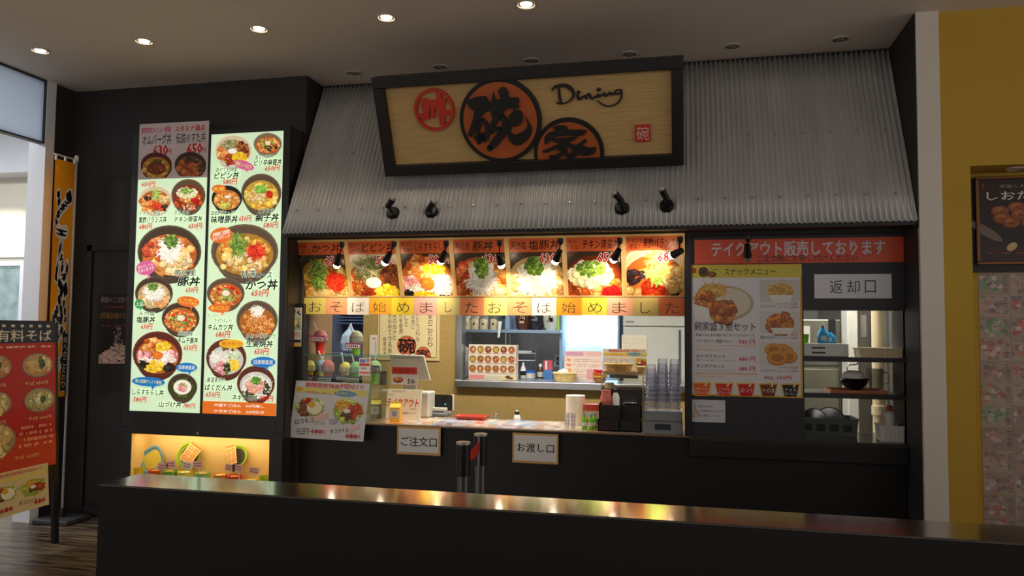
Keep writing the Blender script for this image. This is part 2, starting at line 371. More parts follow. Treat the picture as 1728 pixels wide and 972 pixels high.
def sheet(name, label, cat, quad=None, Y=0.0, uv=None, paper=(235, 232, 225), th=.0015, material=None, group=None, tilt=0, part='sheet', mode='photo', Xr=None, rotz=0):
    """a flat printed thing: an empty at its lower left corner, a sheet, and a canvas to print on. quad = left, top, right, bottom in world X / Z"""
    x0, z1, x1, z0 = quad
    hh = (z1-z0)
    root = thing(name, label, cat, (x0, Y, z0), (math.pi/2+tilt, 0, rotz), group)
    M = Matrix.Translation((x0, Y, z0)) @ Matrix.Rotation(rotz, 4, 'Z') @ Matrix.Rotation(math.pi/2+tilt, 4, 'X')
    w_ = x1-x0; h_ = hh
    cv = Canvas(root, M, mode, w_, h_, material or MP)
    s = cv
    s.poly([(0, 0), (w_, 0), (w_, h_), (0, h_)], paper, True)
    # give the paper its thickness
    o = len(s.v); zt = s.z
    s.v += [(0, 0, -th), (w_, 0, -th), (w_, h_, -th), (0, h_, -th)]
    for f in ((o, o+3, o+2, o+1), (o, o+1, o-3, o-4), (o+1, o+2, o-2, o-3), (o+2, o+3, o-1, o-2), (o+3, o, o-4, o-1)):
        s.fc.append(f); s.c.append(S(*paper))
    cv.flush(part)
    return root, cv
def Q(a, b, Y):
    """left top / right bottom of a sheet measured on the plane Y"""
    p, q = P(*a, Y=Y), P(*b, Y=Y); return (p.x, p.z, q.x, q.z)
# ================================================================== THE SETTING
ZC = 3.30
m_dark = mat('dark_wall_paint', (44, 40, 38), .6, var=.05, scale=3)
m_ceil = mat('ceiling_paint', (228, 214, 200), .8, var=.02, scale=2)
m_white = mat('white_wall_paint', (220, 212, 200), .7, var=.03, scale=3, bump=.1, bscale=180)
m_lobby = mat('lobby_white_paint', (225, 228, 235), .6, var=.02, scale=2)
m_cream = mat('lobby_cream_paint', (225, 218, 200), .7, var=.02, scale=2)
m_yellow = mat('mustard_wall_paint', (192, 154, 48), .75, var=.05, scale=2, bump=.15, bscale=150)
m_beige = mat('beige_wallpaper', (176, 146, 84), .75, var=.08, scale=40, bump=.2, bscale=220)
m_black = mat('black_laminate', (17, 14, 13), .5, var=.1, scale=5)
m_navy = mat('dark_panel_laminate', (38, 38, 44), .5, var=.06, scale=4)
m_steel = mat('stainless_steel', (190, 192, 195), .28, 1, var=.05, scale=3, stretch=(1, 1, 30))
m_steel_r = mat('brushed_steel', (165, 165, 160), .42, 1, var=.08, scale=4, stretch=(30, 1, 1))
m_chrome = mat('chrome', (215, 215, 215), .12, 1, var=.02)
m_blackmetal = mat('black_metal', (22, 22, 22), .4, .3, var=.1)
m_blackplastic = mat('black_plastic', (24, 24, 26), .35, 0, var=.1)
m_whiteplastic = mat('white_plastic', (230, 228, 220), .4, var=.03)
m_greyplastic = mat('grey_plastic', (132, 136, 138), .45, var=.05)

def frosted():
    m = mat('frosted_panel', (205, 212, 222), .35, var=.02); nt = m.node_tree; out = [n for n in nt.nodes if n.type == 'OUTPUT_MATERIAL'][0]
    tr = nt.nodes.new('ShaderNodeBsdfTranslucent'); tr.inputs[0].default_value = (*S(225, 232, 242), 1); mx = nt.nodes.new('ShaderNodeMixShader'); mx.inputs[0].default_value = .6
    nt.links.new(nt.nodes['Principled BSDF'].outputs[0], mx.inputs[1]); nt.links.new(tr.outputs[0], mx.inputs[2]); nt.links.new(mx.outputs[0], out.inputs[0]); return m
# floor: dark streaky wood-look tiles, polished
mf = D.materials.new('dark_streaked_floor'); mf.use_nodes = True; nt = mf.node_tree; b = nt.nodes['Principled BSDF']
tc = nt.nodes.new('ShaderNodeTexCoord'); mp = nt.nodes.new('ShaderNodeMapping'); mp.inputs['Scale'].default_value = (.9, 22, 1); mp.inputs['Rotation'].default_value = (0, 0, .12)
nz = nt.nodes.new('ShaderNodeTexNoise'); nz.inputs['Scale'].default_value = 2.2; nz.inputs['Detail'].default_value = 8; nz.inputs['Roughness'].default_value = .7
rp = nt.nodes.new('ShaderNodeValToRGB'); rp.color_ramp.elements[0].position = .42; rp.color_ramp.elements[1].position = .66
rp.color_ramp.elements[0].color = (*S(24, 20, 18), 1); rp.color_ramp.elements[1].color = (*S(140, 118, 92), 1)
nt.links.new(tc.outputs['Object'], mp.inputs[0]); nt.links.new(mp.outputs[0], nz.inputs[0]); nt.links.new(nz.outputs[0], rp.inputs[0]); nt.links.new(rp.outputs[0], b.inputs['Base Color'])
b.inputs['Roughness'].default_value = .28
struct('floor', box(-9, 6, -9, 4.2, -.1, 0), mf, 'dark streaked wood-look floor')
struct('ceiling', box(-4.7, 6, -9, .3, ZC, ZC+.1), m_ceil, 'plain off-white ceiling')
struct('wall_back', MB().box(-4.72, -2.70, 0, .12, 0, ZC).box(-2.82, -2.70, .12, .30, 2.1, ZC), m_dark, 'dark charcoal wall above the menu cabinet')
struct('wall_left', MB().box(-4.84, -4.70, -.205, .12, 0, ZC), m_dark, 'short dark return wall behind the orange banner')
struct('trim_1', box(-4.84, -4.69, -.284, -.205, 0, ZC), m_lobby, 'white post at the lobby opening')
struct('trim_2', MB().box(-4.76, -4.70, -4.5, -.284, 2.814, 2.826).box(-4.76, -4.70, -4.5, -.284, ZC-.016, ZC).box(-4.76, -4.70, -.296, -.284, 2.826, ZC), mat('dark_frame', (60, 60, 64), .5), 'thin dark rails of the transom')
wn = struct('window_1', box(-4.735, -4.715, -4.5, -.296, 2.826, ZC-.016), frosted(), 'frosted transom panel above the lobby opening')
# the lobby beyond the opening
pz = P(30, 300, Y=1.6).z
struct('wall_lobby', MB().box(-9, -4.84, 1.6, 1.7, 0, 3.6).box(-4.84, -4.80, .12, 1.7, 0, 3.6), m_cream, 'cream lobby wall with a light pool')
struct('wall_lobby_upper', box(-9, -4.84, 1.35, 1.6, pz, 3.6), m_lobby, 'white bulkhead in the lobby')
struct('ceiling', box(-9, -4.84, -9, 1.7, 3.6, 3.7), m_lobby)
struct('wall_lobby_side', box(-9.1, -9, -9, 1.7, 0, 3.6), m_lobby)
pz2 = P(10, 425, Y=1.58).z; pq = P(32, 448, Y=1.56)
struct('trim_3', box(-9, -4.84, 1.57, 1.6, pz2-.06, pz2), m_lobby)
wf = struct('window_2', MB().box(-9, pq.x, 1.585, 1.60, .9, pq.z), mat('green_glass', (150, 170, 172), .08, var=.25, scale=9), 'pale greenish lobby window')
MB().box(-9, pq.x+.05, 1.575, 1.6, pq.z, pq.z+.05).box(pq.x, pq.x+.05, 1.575, 1.6, .9, pq.z).obj('window_frame', m_lobby, wf)
# dark door in the back wall, left of the menu cabinet
dx0, dx1, dz = P(153, 560, Y=-.01).x, -4.02, P(180, 424, Y=-.01).z
dr = struct('door_1', box(dx0, dx1, -.012, .002, .06, dz), mat('dark_door', (36, 33, 33), .35, var=.05), 'dark flush door beside the menu cabinet')
MB().box(dx0-.05, dx0, -.03, .002, 0, dz+.05).box(dx0-.05, dx1, -.03, .002, dz, dz+.05).obj('door_frame', mat('dark_door_frame', (30, 28, 28), .4), dr, bev=.004)
struct('baseboard_back', box(-4.7, -4.0, -.02, 0, 0, .07), mat('base_dark', (48, 46, 46), .4))

# awning cheek, white pillar, mustard wall with its recess
XP0, XP1 = 1.30, 1.425
struct('wall_cheek', MB().box(1.30, 1.32, -.30, .30, 2.05, ZC).box(1.30, 1.32, -.285, 0.3, 0, 2.05), m_dark, 'dark end wall of the awning')
struct('trim_4', box(XP0+.005, XP1, -.315, -.285, 0, ZC), m_white, 'white pillar strip between the stall and the mustard wall')
rx0 = P(1645, 600, Y=-.29).x; rzt = P(1640, 280, Y=-.29).z
struct('wall_right', MB().box(XP1, rx0, -.29, .1, 0, ZC).box(rx0, 4.5, -.29, .1, rzt, ZC).box(rx0, 4.5, -.06, .1, 0, rzt).box(2.55, 4.5, -.29, -.06, 0, rzt), m_yellow, 'mustard yellow wall with a poster recess')
struct('wall_header', box(-2.70, 1.30, .27, .36, 2.0, ZC), m_dark)
struct('shade_strip', MB().box(-2.70, 1.30, .25, .27, ZC-.014, ZC), m_black, 'dark strip drawn for the shade along the top of the awning')  # black strip stands in for the shading where awning meets ceiling

# inside the stall
YK = 1.6
zs = P(900, 644, Y=YK).z; xj = P(774, 600, Y=YK).x
struct('ceiling', box(-4.6, 1.4, .1, 4.2, 2.5, 2.56), m_ceil)
struct('wall_inner_left', MB().box(-2.84, -2.74, .1, .58, 0, 2.5), mat('shaded_beige_wall', (112, 84, 52), .7, var=.05), 'beige side wall inside the stall, its shade put into a brown colour')  # beige wall in shade; the shade is put into its brown colour
struct('wall_kitchen', MB().box(P(612, 600, Y=YK).x, xj, YK, YK+.08, 0, 2.5).box(xj, 1.32, YK, YK+.08, 0, zs-.05).box(xj, 0.42, YK, YK+.08, 2.15, 2.5), m_beige, 'beige kitchen wall with a serving hatch')
struct('wall_kitchen_end', box(-4.7, 1.4, 3.3, 3.4, 0, 2.5), m_steel_r)
struct('wall_inner_right', box(1.34, 1.42, -.2, 4, 0, 2.5), mat('grey_metal_lining', (128, 126, 118), .4, .5, var=.08), 'grey metal-lined side wall of the return hatch')
struct('wall_inner_far_left', box(-4.7, -4.6, .12, 4.2, 0, 2.5), m_dark)
hf = struct('trim_6', MB().box(xj-.02, xj+.035, YK-.03, YK+.1, zs, 2.2).box(xj-.02, .42, YK-.06, YK+.45, zs-.06, zs).box(xj+.035, .42, YK-.03, YK+.1, 2.1, 2.16), m_steel, 'stainless frame and sill of the serving hatch', bev=.004)

# front face of the stall: dark eave board, soffit, wide dark panel with the return hatch
struct('trim_7', MB().box(-2.70, 1.30, -.26, .27, 2.085, 2.10).box(-2.70, 1.30, -.05, .06, 2.06, 2.088), m_black, 'dark soffit under the awning')
hx0, hx1 = P(1357, 620, Y=0).x, P(1531, 620, Y=0).x
hz0, hz1 = .800, P(1440, 524, Y=0).z
zb1, zb2 = P(1440, 607, Y=0).z, P(1440, 669, Y=0).z
CT = .785
struct('wall_front', MB().box(.01, hx0, 0, .04, CT, 2.09).box(hx0, 1.30, 0, .04, hz1, 2.09).box(hx1, 1.30, 0, .04, CT, hz1), m_navy, 'dark laminate panel with the return hatch')
struct('trim_8', box(.0, .045, -.02, .07, CT, 2.09), m_black, 'dark post between the counter and the return panel')
struct('trim_9', MB().box(-2.80, -2.745, -.05, .12, 1.45, 2.09), m_black)

# ================================================================== COUNTER
ct = thing('service_counter', 'long black service counter of the food stall with a patterned top', 'counter', (0, 0, 0))
box(-2.705, 1.295, .01, .50, 0, CT-.012).obj('body', m_black, ct)
MB().box(-2.705, .03, -.02, .50, CT-.012, CT).obj('worktop', mat('worktop_edge', (120, 96, 74), .3, var=.1), ct, bev=.003)
MB().box(.03, 1.297, -.03, .50, CT-.03, CT+.004).obj('return_ledge', mat('return_ledge', (92, 88, 82), .22, .6, var=.1), ct, bev=.004)
box(.03, 1.297, -.05, .01, CT-.12, CT-.02).obj('ledge_apron', m_black, ct, bev=.004)
# printed mats under a clear top
Mt = Matrix.Translation((-2.1, 0, CT+.0005))
cvt = Canvas(ct, Mt, 'uv', 2.1, .5, print_mat('counter_mat_print', 0, .15, .5))
rg = random.Random(3)
x = 0
while x < .985:
    wd = .07+.05*rg.random()
    base = rg.choice([(205, 170, 140), (190, 175, 150), (150, 170, 200), (200, 190, 175), (215, 150, 110)])
    cvt.clip = (x, .02, min(x+wd, .985), .98)
    cvt.rect(x, .02, x+wd, .98, base)
    for k in range(22):
        cc = rg.choice([(205, 80, 60), (225, 215, 195), (215, 165, 105), (130, 150, 190), (150, 105, 80), (228, 224, 218)]); mixc = tuple(.5*p_+.5*q_ for p_, q_ in zip(cc, base))
        cvt.blob(x+wd*rg.random(), .05+.9*rg.random(), .016+.014*rg.random(), .08+.08*rg.random(), mixc, rg, 7)
    x += wd+.002
cvt.clip = None
cvt.flush('menu_mat_print', 'colourful menu mats under the clear counter top').location = (-2.1, 0, CT)

# ================================================================== LOW PARTITION IN FRONT
PZ = 1.08
pa, pb = P(175, 815, Z=PZ), P(1728, 920, Z=PZ); pc, pd = P(220, 800, Z=PZ), P(1728, 885, Z=PZ)
yf, yb = (pa.y+pb.y)/2, (pc.y+pd.y)/2
pt = thing('low_partition', 'long dark low partition with a glossy top in front of the stall', 'partition', (0, 0, 0))
m_ptop = mat('glossy_dark_wood', (40, 28, 22), .16, var=.25, scale=6, stretch=(1, 25, 1), bump=.02, bscale=30, coat=1.0)
box(pa.x, 3.2, yf, yb, PZ-.005, PZ).obj('top', m_ptop, pt, bev=.001)
box(pa.x, 3.2, yf, yb, .08, PZ-.005).obj('body', mat('partition_black', (13, 10, 9), .55, var=.1, spec=.25), pt)
box(pa.x+.03, 3.2, yf+.03, yb-.03, 0, .08).obj('plinth', m_black, pt)

# ================================================================== CORRUGATED AWNING
AX0, AX1 = -2.69, 1.296
AB, AT = Vector((0, -.30, 2.088)), Vector((0, .265, ZC-.01))
m_corr = mat('corrugated_zinc', (196, 194, 192), .42, .25, var=.10, scale=1.6, stretch=(6, 1, 1))
aw = thing('corrugated_awning', 'sloping grey corrugated metal awning over the stall front', 'awning', (0, 0, 0))
ad = (AT-AB); an = Vector((0, -ad.z, ad.y)).normalized()
pitch = .0318; nw = 125; per = 25
pitch = (AX1-AX0)/nw
for k in range(5):
    mb = MB(); n = per*8+1; rows = 6
    for j in range(rows):
        for i in range(n):
            xx = AX0+(k*per+i/8)*pitch; h = .0075*math.cos(2*math.pi*i/8)
            p = AB+ad*(j/(rows-1))+an*(h+.009); mb.v.append((xx, p.y, p.z))
    for j in range(rows-1):
        for i in range(n-1):
            mb.f.append((j*n+i, j*n+i+1, (j+1)*n+i+1, (j+1)*n+i))
    o = mb.obj('corrugated_sheet', m_corr, aw)
    for p_ in o.data.polygons: p_.use_smooth = True
    so = o.modifiers.new('thickness', 'SOLIDIFY'); so.thickness = .0012
sm = MB().lathe([(.009, 0), (.009, .004), (.005, .008)], 8)
s0 = sm.obj('screw', mat('galvanised_screw', (170, 168, 160), .35, .8), aw)
first = True
tq = an.to_track_quat('Z', 'Y').to_euler()
for t in (.14, .5, .86):
    for i in range(2, nw, 5):
        p = AB+ad*t+an*.0165
        o = s0 if first else s0.copy()
        if not first: COL.objects.link(o)
        first = False
        o.location = (AX0+i*pitch, p.y, p.z); o.rotation_euler = tq
box(AX0, AX1, -.292, -.262, 2.07, 2.10).obj('eave_batten', m_black, aw)

# ================================================================== SIGN
sy0, sy1 = -.20, -.47
bl, tr_ = P(653, 296.5, Y=sy0), P(1153.5, 94, Y=sy1)
SH = math.hypot(tr_.z-bl.z, sy1-sy0); SW = tr_.x-bl.x
stilt = math.atan2(-(sy1-sy0), tr_.z-bl.z)
sg = thing('shop_sign', 'framed wooden shop sign with black calligraphy on orange discs', 'sign', (bl.x, sy0, bl.z), (math.pi/2+stilt, 0, 0))
Ms = Matrix.Translation((bl.x, sy0, bl.z)) @ Matrix.Rotation(math.pi/2+stilt, 4, 'X')
m_swood = mat('sign_board_wood', (205, 168, 108), .6, var=.14, scale=5, stretch=(1, 20, 1))
m_sframe = mat('sign_frame_black', (24, 20, 18), .4, var=.1)
fw = .072
box(fw*.6, SW-fw*.6, fw*.6, SH-fw*.6, -.06, -.012).obj('board', m_swood, sg)
for a in ((0, SW, 0, fw), (0, SW, SH-fw, SH), (0, fw, fw, SH-fw), (SW-fw, SW, fw, SH-fw)):
    box(a[0], a[1], a[2], a[3], -.07, .035).obj('frame_rail', m_sframe, sg, bev=.004)
for xx in (.25, SW-.25):
    MB().tube([(xx, SH*.75, -.06), (xx, SH*.75+.02, -.45)], .014).obj('bracket', m_blackmetal, sg)
cs = Canvas(sg, Ms, 'photo', SW, SH, print_mat('sign_paint', 0, .5, .3))
def flatdisc(cx, cy, rpx, cut=None, z0=-.012, z1=.012, m=None, name='disc', n=64):
    u, v = cs.f(cx, cy); r = abs(cs.f(cx+rpx, cy)[0]-u); pts = []
    for i in range(n):
        a = 2*math.pi*i/n; x, y = u+r*math.cos(a), v+r*math.sin(a); pts.append((x, max(y, cut) if cut is not None else y))
    return MB().slab(pts, z0, z1).obj(name, m, sg)
m_or = mat('sign_orange', (190, 92, 36), .5, var=.05); m_sred = mat('sign_red', (206, 52, 30), .5, var=.04); m_sblk = mat('sign_black', (22, 18, 17), .45)
def raised(body, x0, y0, x1, y1, z0, z1, m, name, bold=.02, shear=0, part=None, parent=None, rot=0):
    """cut-out lettering with real thickness, fitted to a box"""
    vs, fs, _ = glyphs(body, bold, shear); bb = glyphs(body, 0.0, shear)[2]
    (a, b), (c, d) = cs.f(x0, y0), cs.f(x1, y1); kx = (c-a)/(bb[2]-bb[0]); ky = (b-d)/(bb[3]-bb[1])
    mx, my = (a+c)/2, (b+d)/2; cr, sr = math.cos(rot), math.sin(rot); q = []
    for x, y in vs:
        u, v = a+(x-bb[0])*kx-mx, d+(y-bb[1])*ky-my; q.append((mx+u*cr-v*sr, my+u*sr+v*cr))
    mb = MB(); n = len(q); edges = {}
    for f in fs:
        for i in range(len(f)):
            e = (f[i], f[(i+1) % len(f)])
            if (e[1], e[0]) in edges: del edges[(e[1], e[0])]
            else: edges[e] = 1
    mb.v = [(x, y, z1) for x, y in q]+[(x, y, z0) for x, y in q]
    mb.f = list(fs)+[(i, i+n, j+n, j) for i, j in edges]
    return mb.obj(name, m, parent or sg)
fcut = fw-.004
flatdisc(845, 203, 69.5, None, -.012, .020, m_sblk, 'disc_rim'); flatdisc(845, 203, 62.5, None, .020, .026, m_or, 'disc_face')
flatdisc(960, 258, 59.5, fcut, -.012, .012, m_sblk, 'disc_rim'); flatdisc(960, 259, 53, fcut, .012, .018, m_or, 'disc_face')
def cat(pts, wd):
    P_, W_ = [], []
    for i in range(len(pts)-1):
        p0, p1, p2, p3 = pts[max(i-1, 0)], pts[i], pts[i+1], pts[min(i+2, len(pts)-1)]
        for k in range(4):
            t = k/4; h = lambda a, b, c, d: .5*(2*b+(c-a)*t+(2*a-5*b+4*c-d)*t*t+(3*b-a-3*c+d)*t**3)
            P_.append((h(p0[0], p1[0], p2[0], p3[0]), h(p0[1], p1[1], p2[1], p3[1]))); W_.append(wd[i]*(1-t)+wd[i+1]*t)
    return P_+[pts[-1]], W_+[wd[-1]]
def brush(name, m, org, k, z0, z1, polys=(), strokes=(), dots=()):
    """hand-brushed cut-out characters: outlines and strokes, with thickness"""
    cvt_ = lambda x, y: cs.f(org[0]+x/k, org[1]+y/k); mb = MB(); dz = 0
    def slab(q):
        ar = sum(q[i][0]*q[(i+1) % len(q)][1]-q[(i+1) % len(q)][0]*q[i][1] for i in range(len(q)))
        mb.slab(q if ar > 0 else q[::-1], z0, z1+dz)
    for q in polys: slab([cvt_(*p) for p in q]); dz += 1e-5
    for x, y, r in dots: slab([cvt_(x+r*math.cos(i*.3927), y+r*1.05*math.sin(i*.3927)) for i in range(16)]); dz += 1e-5
    for pts, wd in strokes:
        pp, ww = cat(pts, wd)
        L_, R_ = [], []
        for i, p in enumerate(pp):
            a_, b2 = pp[max(i-1, 0)], pp[min(i+1, len(pp)-1)]; dx, dy = b2[0]-a_[0], b2[1]-a_[1]; n_ = math.hypot(dx, dy) or 1
            L_.append((p[0]-dy/n_*ww[i]/2, p[1]+dx/n_*ww[i]/2)); R_.append((p[0]+dy/n_*ww[i]/2, p[1]-dx/n_*ww[i]/2))
        o = len(mb.v)
        for l, r in zip(L_, R_):
            (a_, b2), (c_, d2) = cvt_(*l), cvt_(*r); mb.v += [(a_, b2, z1+dz), (c_, d2, z1+dz), (a_, b2, z0), (c_, d2, z0)]
        for i in range(len(pp)-1):
            q = o+4*i; mb.f += [(q, q+4, q+5, q+1), (q, q+2, q+6, q+4), (q+1, q+5, q+7, q+3)]
        for i in (0, -1): slab([cvt_(pp[i][0]+ww[i]/2*math.cos(j*.5236), pp[i][1]+ww[i]/2*math.sin(j*.5236)) for j in range(12)])
        dz += 1e-5
    return mb.obj(name, m, sg)
brush('lettering', m_sblk, (770, 125), 6.273, .026, .044, [
    [(128, 268), (230, 230), (325, 225), (360, 285), (375, 300), (372, 378), (330, 382), (280, 440), (245, 475), (215, 590), (172, 658), (135, 632), (165, 560), (200, 440), (208, 380), (165, 355), (135, 310)],
    [(405, 185), (428, 268), (490, 250), (455, 170), (485, 132), (525, 130), (560, 175), (570, 238), (670, 240), (680, 275), (665, 310), (680, 342), (625, 370), (590, 345), (520, 375), (505, 440), (440, 420), (400, 460), (375, 380), (372, 300), (390, 265)],
    [(565, 440), (620, 375), (680, 368), (715, 410), (715, 470), (690, 520), (645, 545), (595, 540), (575, 500)],
    [(575, 500), (600, 540), (588, 600), (600, 620), (650, 630), (710, 600), (760, 560), (770, 510), (745, 445), (810, 550), (808, 620), (770, 680), (700, 735), (640, 745), (600, 720), (565, 670), (553, 600)]],
    [([(280, 475), (248, 560), (243, 640), (258, 715)], (40, 40, 40, 36)), ([(290, 472), (332, 520), (340, 600), (312, 690)], (40, 42, 46, 40)), ([(250, 655), (318, 655)], (92, 92)), ([(460, 410), (410, 510), (362, 605)], (70, 62, 46)), ([(480, 430), (532, 500), (505, 600), (440, 690), (368, 775)], (70, 62, 86, 84, 60)), ([(372, 600), (440, 570), (500, 575)], (50, 50, 60))])
brush('lettering', m_sblk, (900, 190), 10.8, .018, .036, [
    [(370, 245), (470, 215), (590, 225), (640, 265), (630, 300), (945, 300), (990, 318), (930, 385), (850, 415), (780, 405), (600, 400), (430, 425), (350, 470), (300, 510), (265, 560), (220, 555), (215, 440), (290, 345), (420, 320)],
    [(345, 480), (430, 455), (600, 440), (820, 425), (745, 490), (660, 525), (560, 560), (400, 655), (240, 715), (165, 685), (330, 620), (490, 545), (390, 520)],
    [(450, 640), (560, 555), (620, 600), (610, 630), (638, 680), (630, 735), (600, 745), (520, 780), (430, 835), (370, 848), (310, 820), (298, 762), (400, 765), (480, 720), (545, 680), (460, 680)],
    [(540, 550), (640, 525), (730, 570), (790, 575), (880, 520), (940, 470), (980, 480), (970, 520), (900, 590), (1040, 625), (1155, 608), (1140, 650), (1150, 690), (1110, 730), (990, 772), (880, 760), (815, 745), (770, 800), (720, 840), (650, 840), (610, 790), (600, 735), (630, 735), (690, 720), (720, 680), (680, 625), (620, 600)]])
# red ring with the bowl character
u, v = cs.f(733, 185); r = abs(cs.f(733+34, 185)[0]-u); mb = MB(); n = 64
ring = []
for zz in (-.012, .012):
    for rr in (r, r*.86):
        ring.append([(u+rr*math.cos(2*math.pi*i/n), v+rr*math.sin(2*math.pi*i/n), zz) for i in range(n)])
mb.v = [p for q in ring for p in q]
for i in range(n):
    j = (i+1) % n
    mb.f += [(2*n+i, 2*n+j, 3*n+j, 3*n+i), (i, j, 2*n+j, 2*n+i), (n+i, 3*n+i, 3*n+j, n+j)]
mb.obj('ring', m_sred, sg)
brush('lettering', m_sred, (690, 140), 10.8, -.012, .010, [[(205, 355), (245, 340), (240, 290), (310, 268), (370, 310), (510, 300), (505, 175), (550, 165), (590, 200), (610, 285), (690, 300), (650, 400), (650, 490), (790, 490), (780, 540), (665, 600), (665, 760), (575, 765), (555, 630), (530, 610), (540, 515), (485, 425), (478, 500), (470, 630), (400, 640), (408, 520), (392, 415), (380, 520), (370, 650), (300, 685), (200, 620), (150, 580), (265, 540), (240, 410)]])
brush('lettering', m_sblk, (920, 130), 11.52, -.012, .006, [], [
    ([(265, 190), (268, 300), (285, 420), (312, 500)], (45, 44, 44, 36)),
    ([(135, 260), (180, 195), (280, 165), (390, 165), (490, 215), (550, 310), (530, 400), (460, 470), (370, 510), (290, 515), (225, 490)], (26, 45, 62, 66, 70, 58, 40, 28, 28, 35, 24)),
    ([(622, 355), (660, 430), (720, 390), (775, 360)], (40, 58, 36, 28)), ([(800, 420), (788, 370), (860, 325), (880, 390), (920, 415), (1000, 370)], (34, 36, 34, 50, 48, 32)),
    ([(1025, 335), (1040, 385), (1110, 340), (1150, 310)], (36, 44, 34, 30)), ([(1150, 315), (1180, 368), (1220, 330), (1260, 300), (1280, 340), (1350, 310)], (34, 44, 36, 34, 40, 34)),
    ([(1478, 290), (1420, 325), (1350, 320), (1360, 270), (1430, 245), (1480, 252), (1486, 330), (1470, 420), (1400, 510), (1290, 560), (1180, 560), (1080, 510), (1015, 450)], (26, 35, 36, 28, 24, 28, 35, 34, 28, 24, 22, 20, 12))], [(645, 297, 36), (1040, 245, 38)])
(a, b_), (c, d_) = cs.f(1071, 211), cs.f(1098, 238)
box(a, c, d_, b_, -.012, .012).obj('seal', m_sred, sg, bev=.004)
raised('碗', 1074, 213.5, 1095.5, 235.5, .0119, .0145, mat('seal_white', (225, 205, 190), .5), 'seal_lettering', -.004)

# ================================================================== CEILING DOWNLIGHTS
m_rim = mat('downlight_rim', (215, 205, 195), .35, .3); m_can = mat('downlight_can', (120, 112, 104), .3, .6)
m_bulb = emis('lit_bulb', (255, 238, 205), 22); m_bulboff = mat('unlit_bulb', (150, 140, 128), .2, .3)
def ordn(i): return ['first', 'second', 'third', 'fourth', 'fifth', 'sixth', 'seventh', 'eighth', 'ninth', 'tenth', 'eleventh'][i]
lit = [(68, 85), (243, 69), (437, 48), (652, 29), (888, 7)]
off = [(597, 123), (743, 113), (897, 102), (1062, 91), (1236, 78), (1418, 66)]
def downlight(i, p, on):
    lab = ('lit ceiling downlight, %s from the left in the front row' % ordn(i)) if on else ('unlit ceiling downlight above the sign, %s from the left' % ordn(i))
    t = thing('downlight', lab, 'downlight', (p.x, p.y, ZC), (0, 0, 0), 'lit ceiling downlights' if on else 'unlit ceiling downlights')
    MB().lathe([(.058, 0), (.060, -.004), (.052, -.008), (.046, -.004), (.046, .0)], 28, cap=False).obj('rim', m_rim, t, smooth=True)
    MB().lathe([(.046, -.003), (.034, .0), (.001, .0)], 28, cap=False).obj('reflector', m_can, t, smooth=True)
    MB().lathe([(.001, -.013 if on else -.009), (.020, -.011 if on else -.008), (.030, -.006 if on else -.005), (.034, -.001)], 20).obj('lamp', m_bulb if on else m_bulboff, t, smooth=True)
    if on:
        spot('downlight_beam', t, (p.x, p.y, ZC-.02), (p.x, p.y+.0, 0), P_DOWN, 95, .8, (1, .86, .66), .03)
for i, q in enumerate(lit): downlight(i, P(*q, Z=ZC), True)
for i, q in enumerate(off): downlight(i, P(*q, Z=ZC), False)
# ================================================================== MENU CABINET WITH DISPLAY NICHE
YC = -.20
n0, n1 = P(222, 729, Y=YC), P(455, 745, Y=YC)
nx0, nx1, nzt, nzb = n0.x, n1.x, (n0.z+n1.z)/2+.024, P(340, 803, Y=-.12).z-.075
CX0, CX1, CZ = -4.0, -2.712, P(420, 216, Y=YC).z
mc = thing('menu_cabinet', 'tall dark cabinet holding two lit menu boards above a display niche', 'cabinet', (0, 0, 0))
m_cab = mat('cabinet_dark', (34, 31, 31), .4, var=.08)
MB().box(CX0, CX1, YC+.02, 0, nzt+.02, CZ).obj('upper_body', m_cab, mc)
MB().box(CX0, nx0, YC, 0, 0, nzt).box(nx1, CX1, YC, 0, 0, nzt).box(nx0, nx1, YC, 0, 0, nzb).box(CX0, CX1, YC, 0, nzt, nzt+.02).obj('lower_body', m_cab, mc)
lx0, lx1 = P(218, 690, Y=YC).x, P(337, 697, Y=YC).x
qx0, qx1 = P(341.5, 697, Y=YC).x, P(465.5, 703, Y=YC).x
mz0, mz1 = P(341, 697.5, Y=YC).z, P(420, 223.5, Y=YC).z
MB().box(CX0, lx0, YC, YC+.03, nzt+.02, CZ).obj('frame_stile', m_cab, mc, bev=.003)
MB().box(lx1, qx0, YC, YC+.03, mz0, mz1).obj('frame_stile', m_cab, mc)
MB().box(qx1, CX1, YC, YC+.03, nzt+.02, CZ).obj('frame_stile', m_cab, mc, bev=.003)
MB().box(lx0, qx1, YC, YC+.03, mz1, CZ).obj('frame_rail', m_cab, mc)
MB().box(lx0, qx1, YC, YC+.03, nzt+.02, mz0).obj('frame_rail', m_cab, mc)
MB().lathe([(.010, 0), (.010, .006), (.006, .010)], 14).obj('lock', m_chrome, mc, loc=(P(334, 731, Y=YC).x, YC, P(334, 731, Y=YC).z), rot=(math.pi/2, 0, 0))
m_nich = mat('niche_lining', (240, 205, 130), .6, var=.02)
MB().box(nx0, nx1, -.012, -.002, nzb, nzt).box(nx0, nx0+.004, YC+.002, -.012, nzb, nzt).box(nx1-.004, nx1, YC+.002, -.012, nzb, nzt).box(nx0, nx1, YC+.002, -.012, nzb-.004, nzb+.002).obj('niche_lining', m_nich, mc)
box(nx0, nx1, YC, YC+.012, nzt-.024, nzt).obj('valance', m_cab, mc)
tb = MB().box(nx0+.05, nx1-.05, YC+.02, YC+.036, nzt-.018, nzt-.002).obj('niche_lamp', emis('niche_lamp', (255, 205, 120), 9), mc)
al = D.lights.new('niche_light', 'AREA'); al.shape = 'RECTANGLE'; al.size = nx1-nx0-.1; al.size_y = .03; al.energy = P_NICHE; al.color = (1, .83, .55)
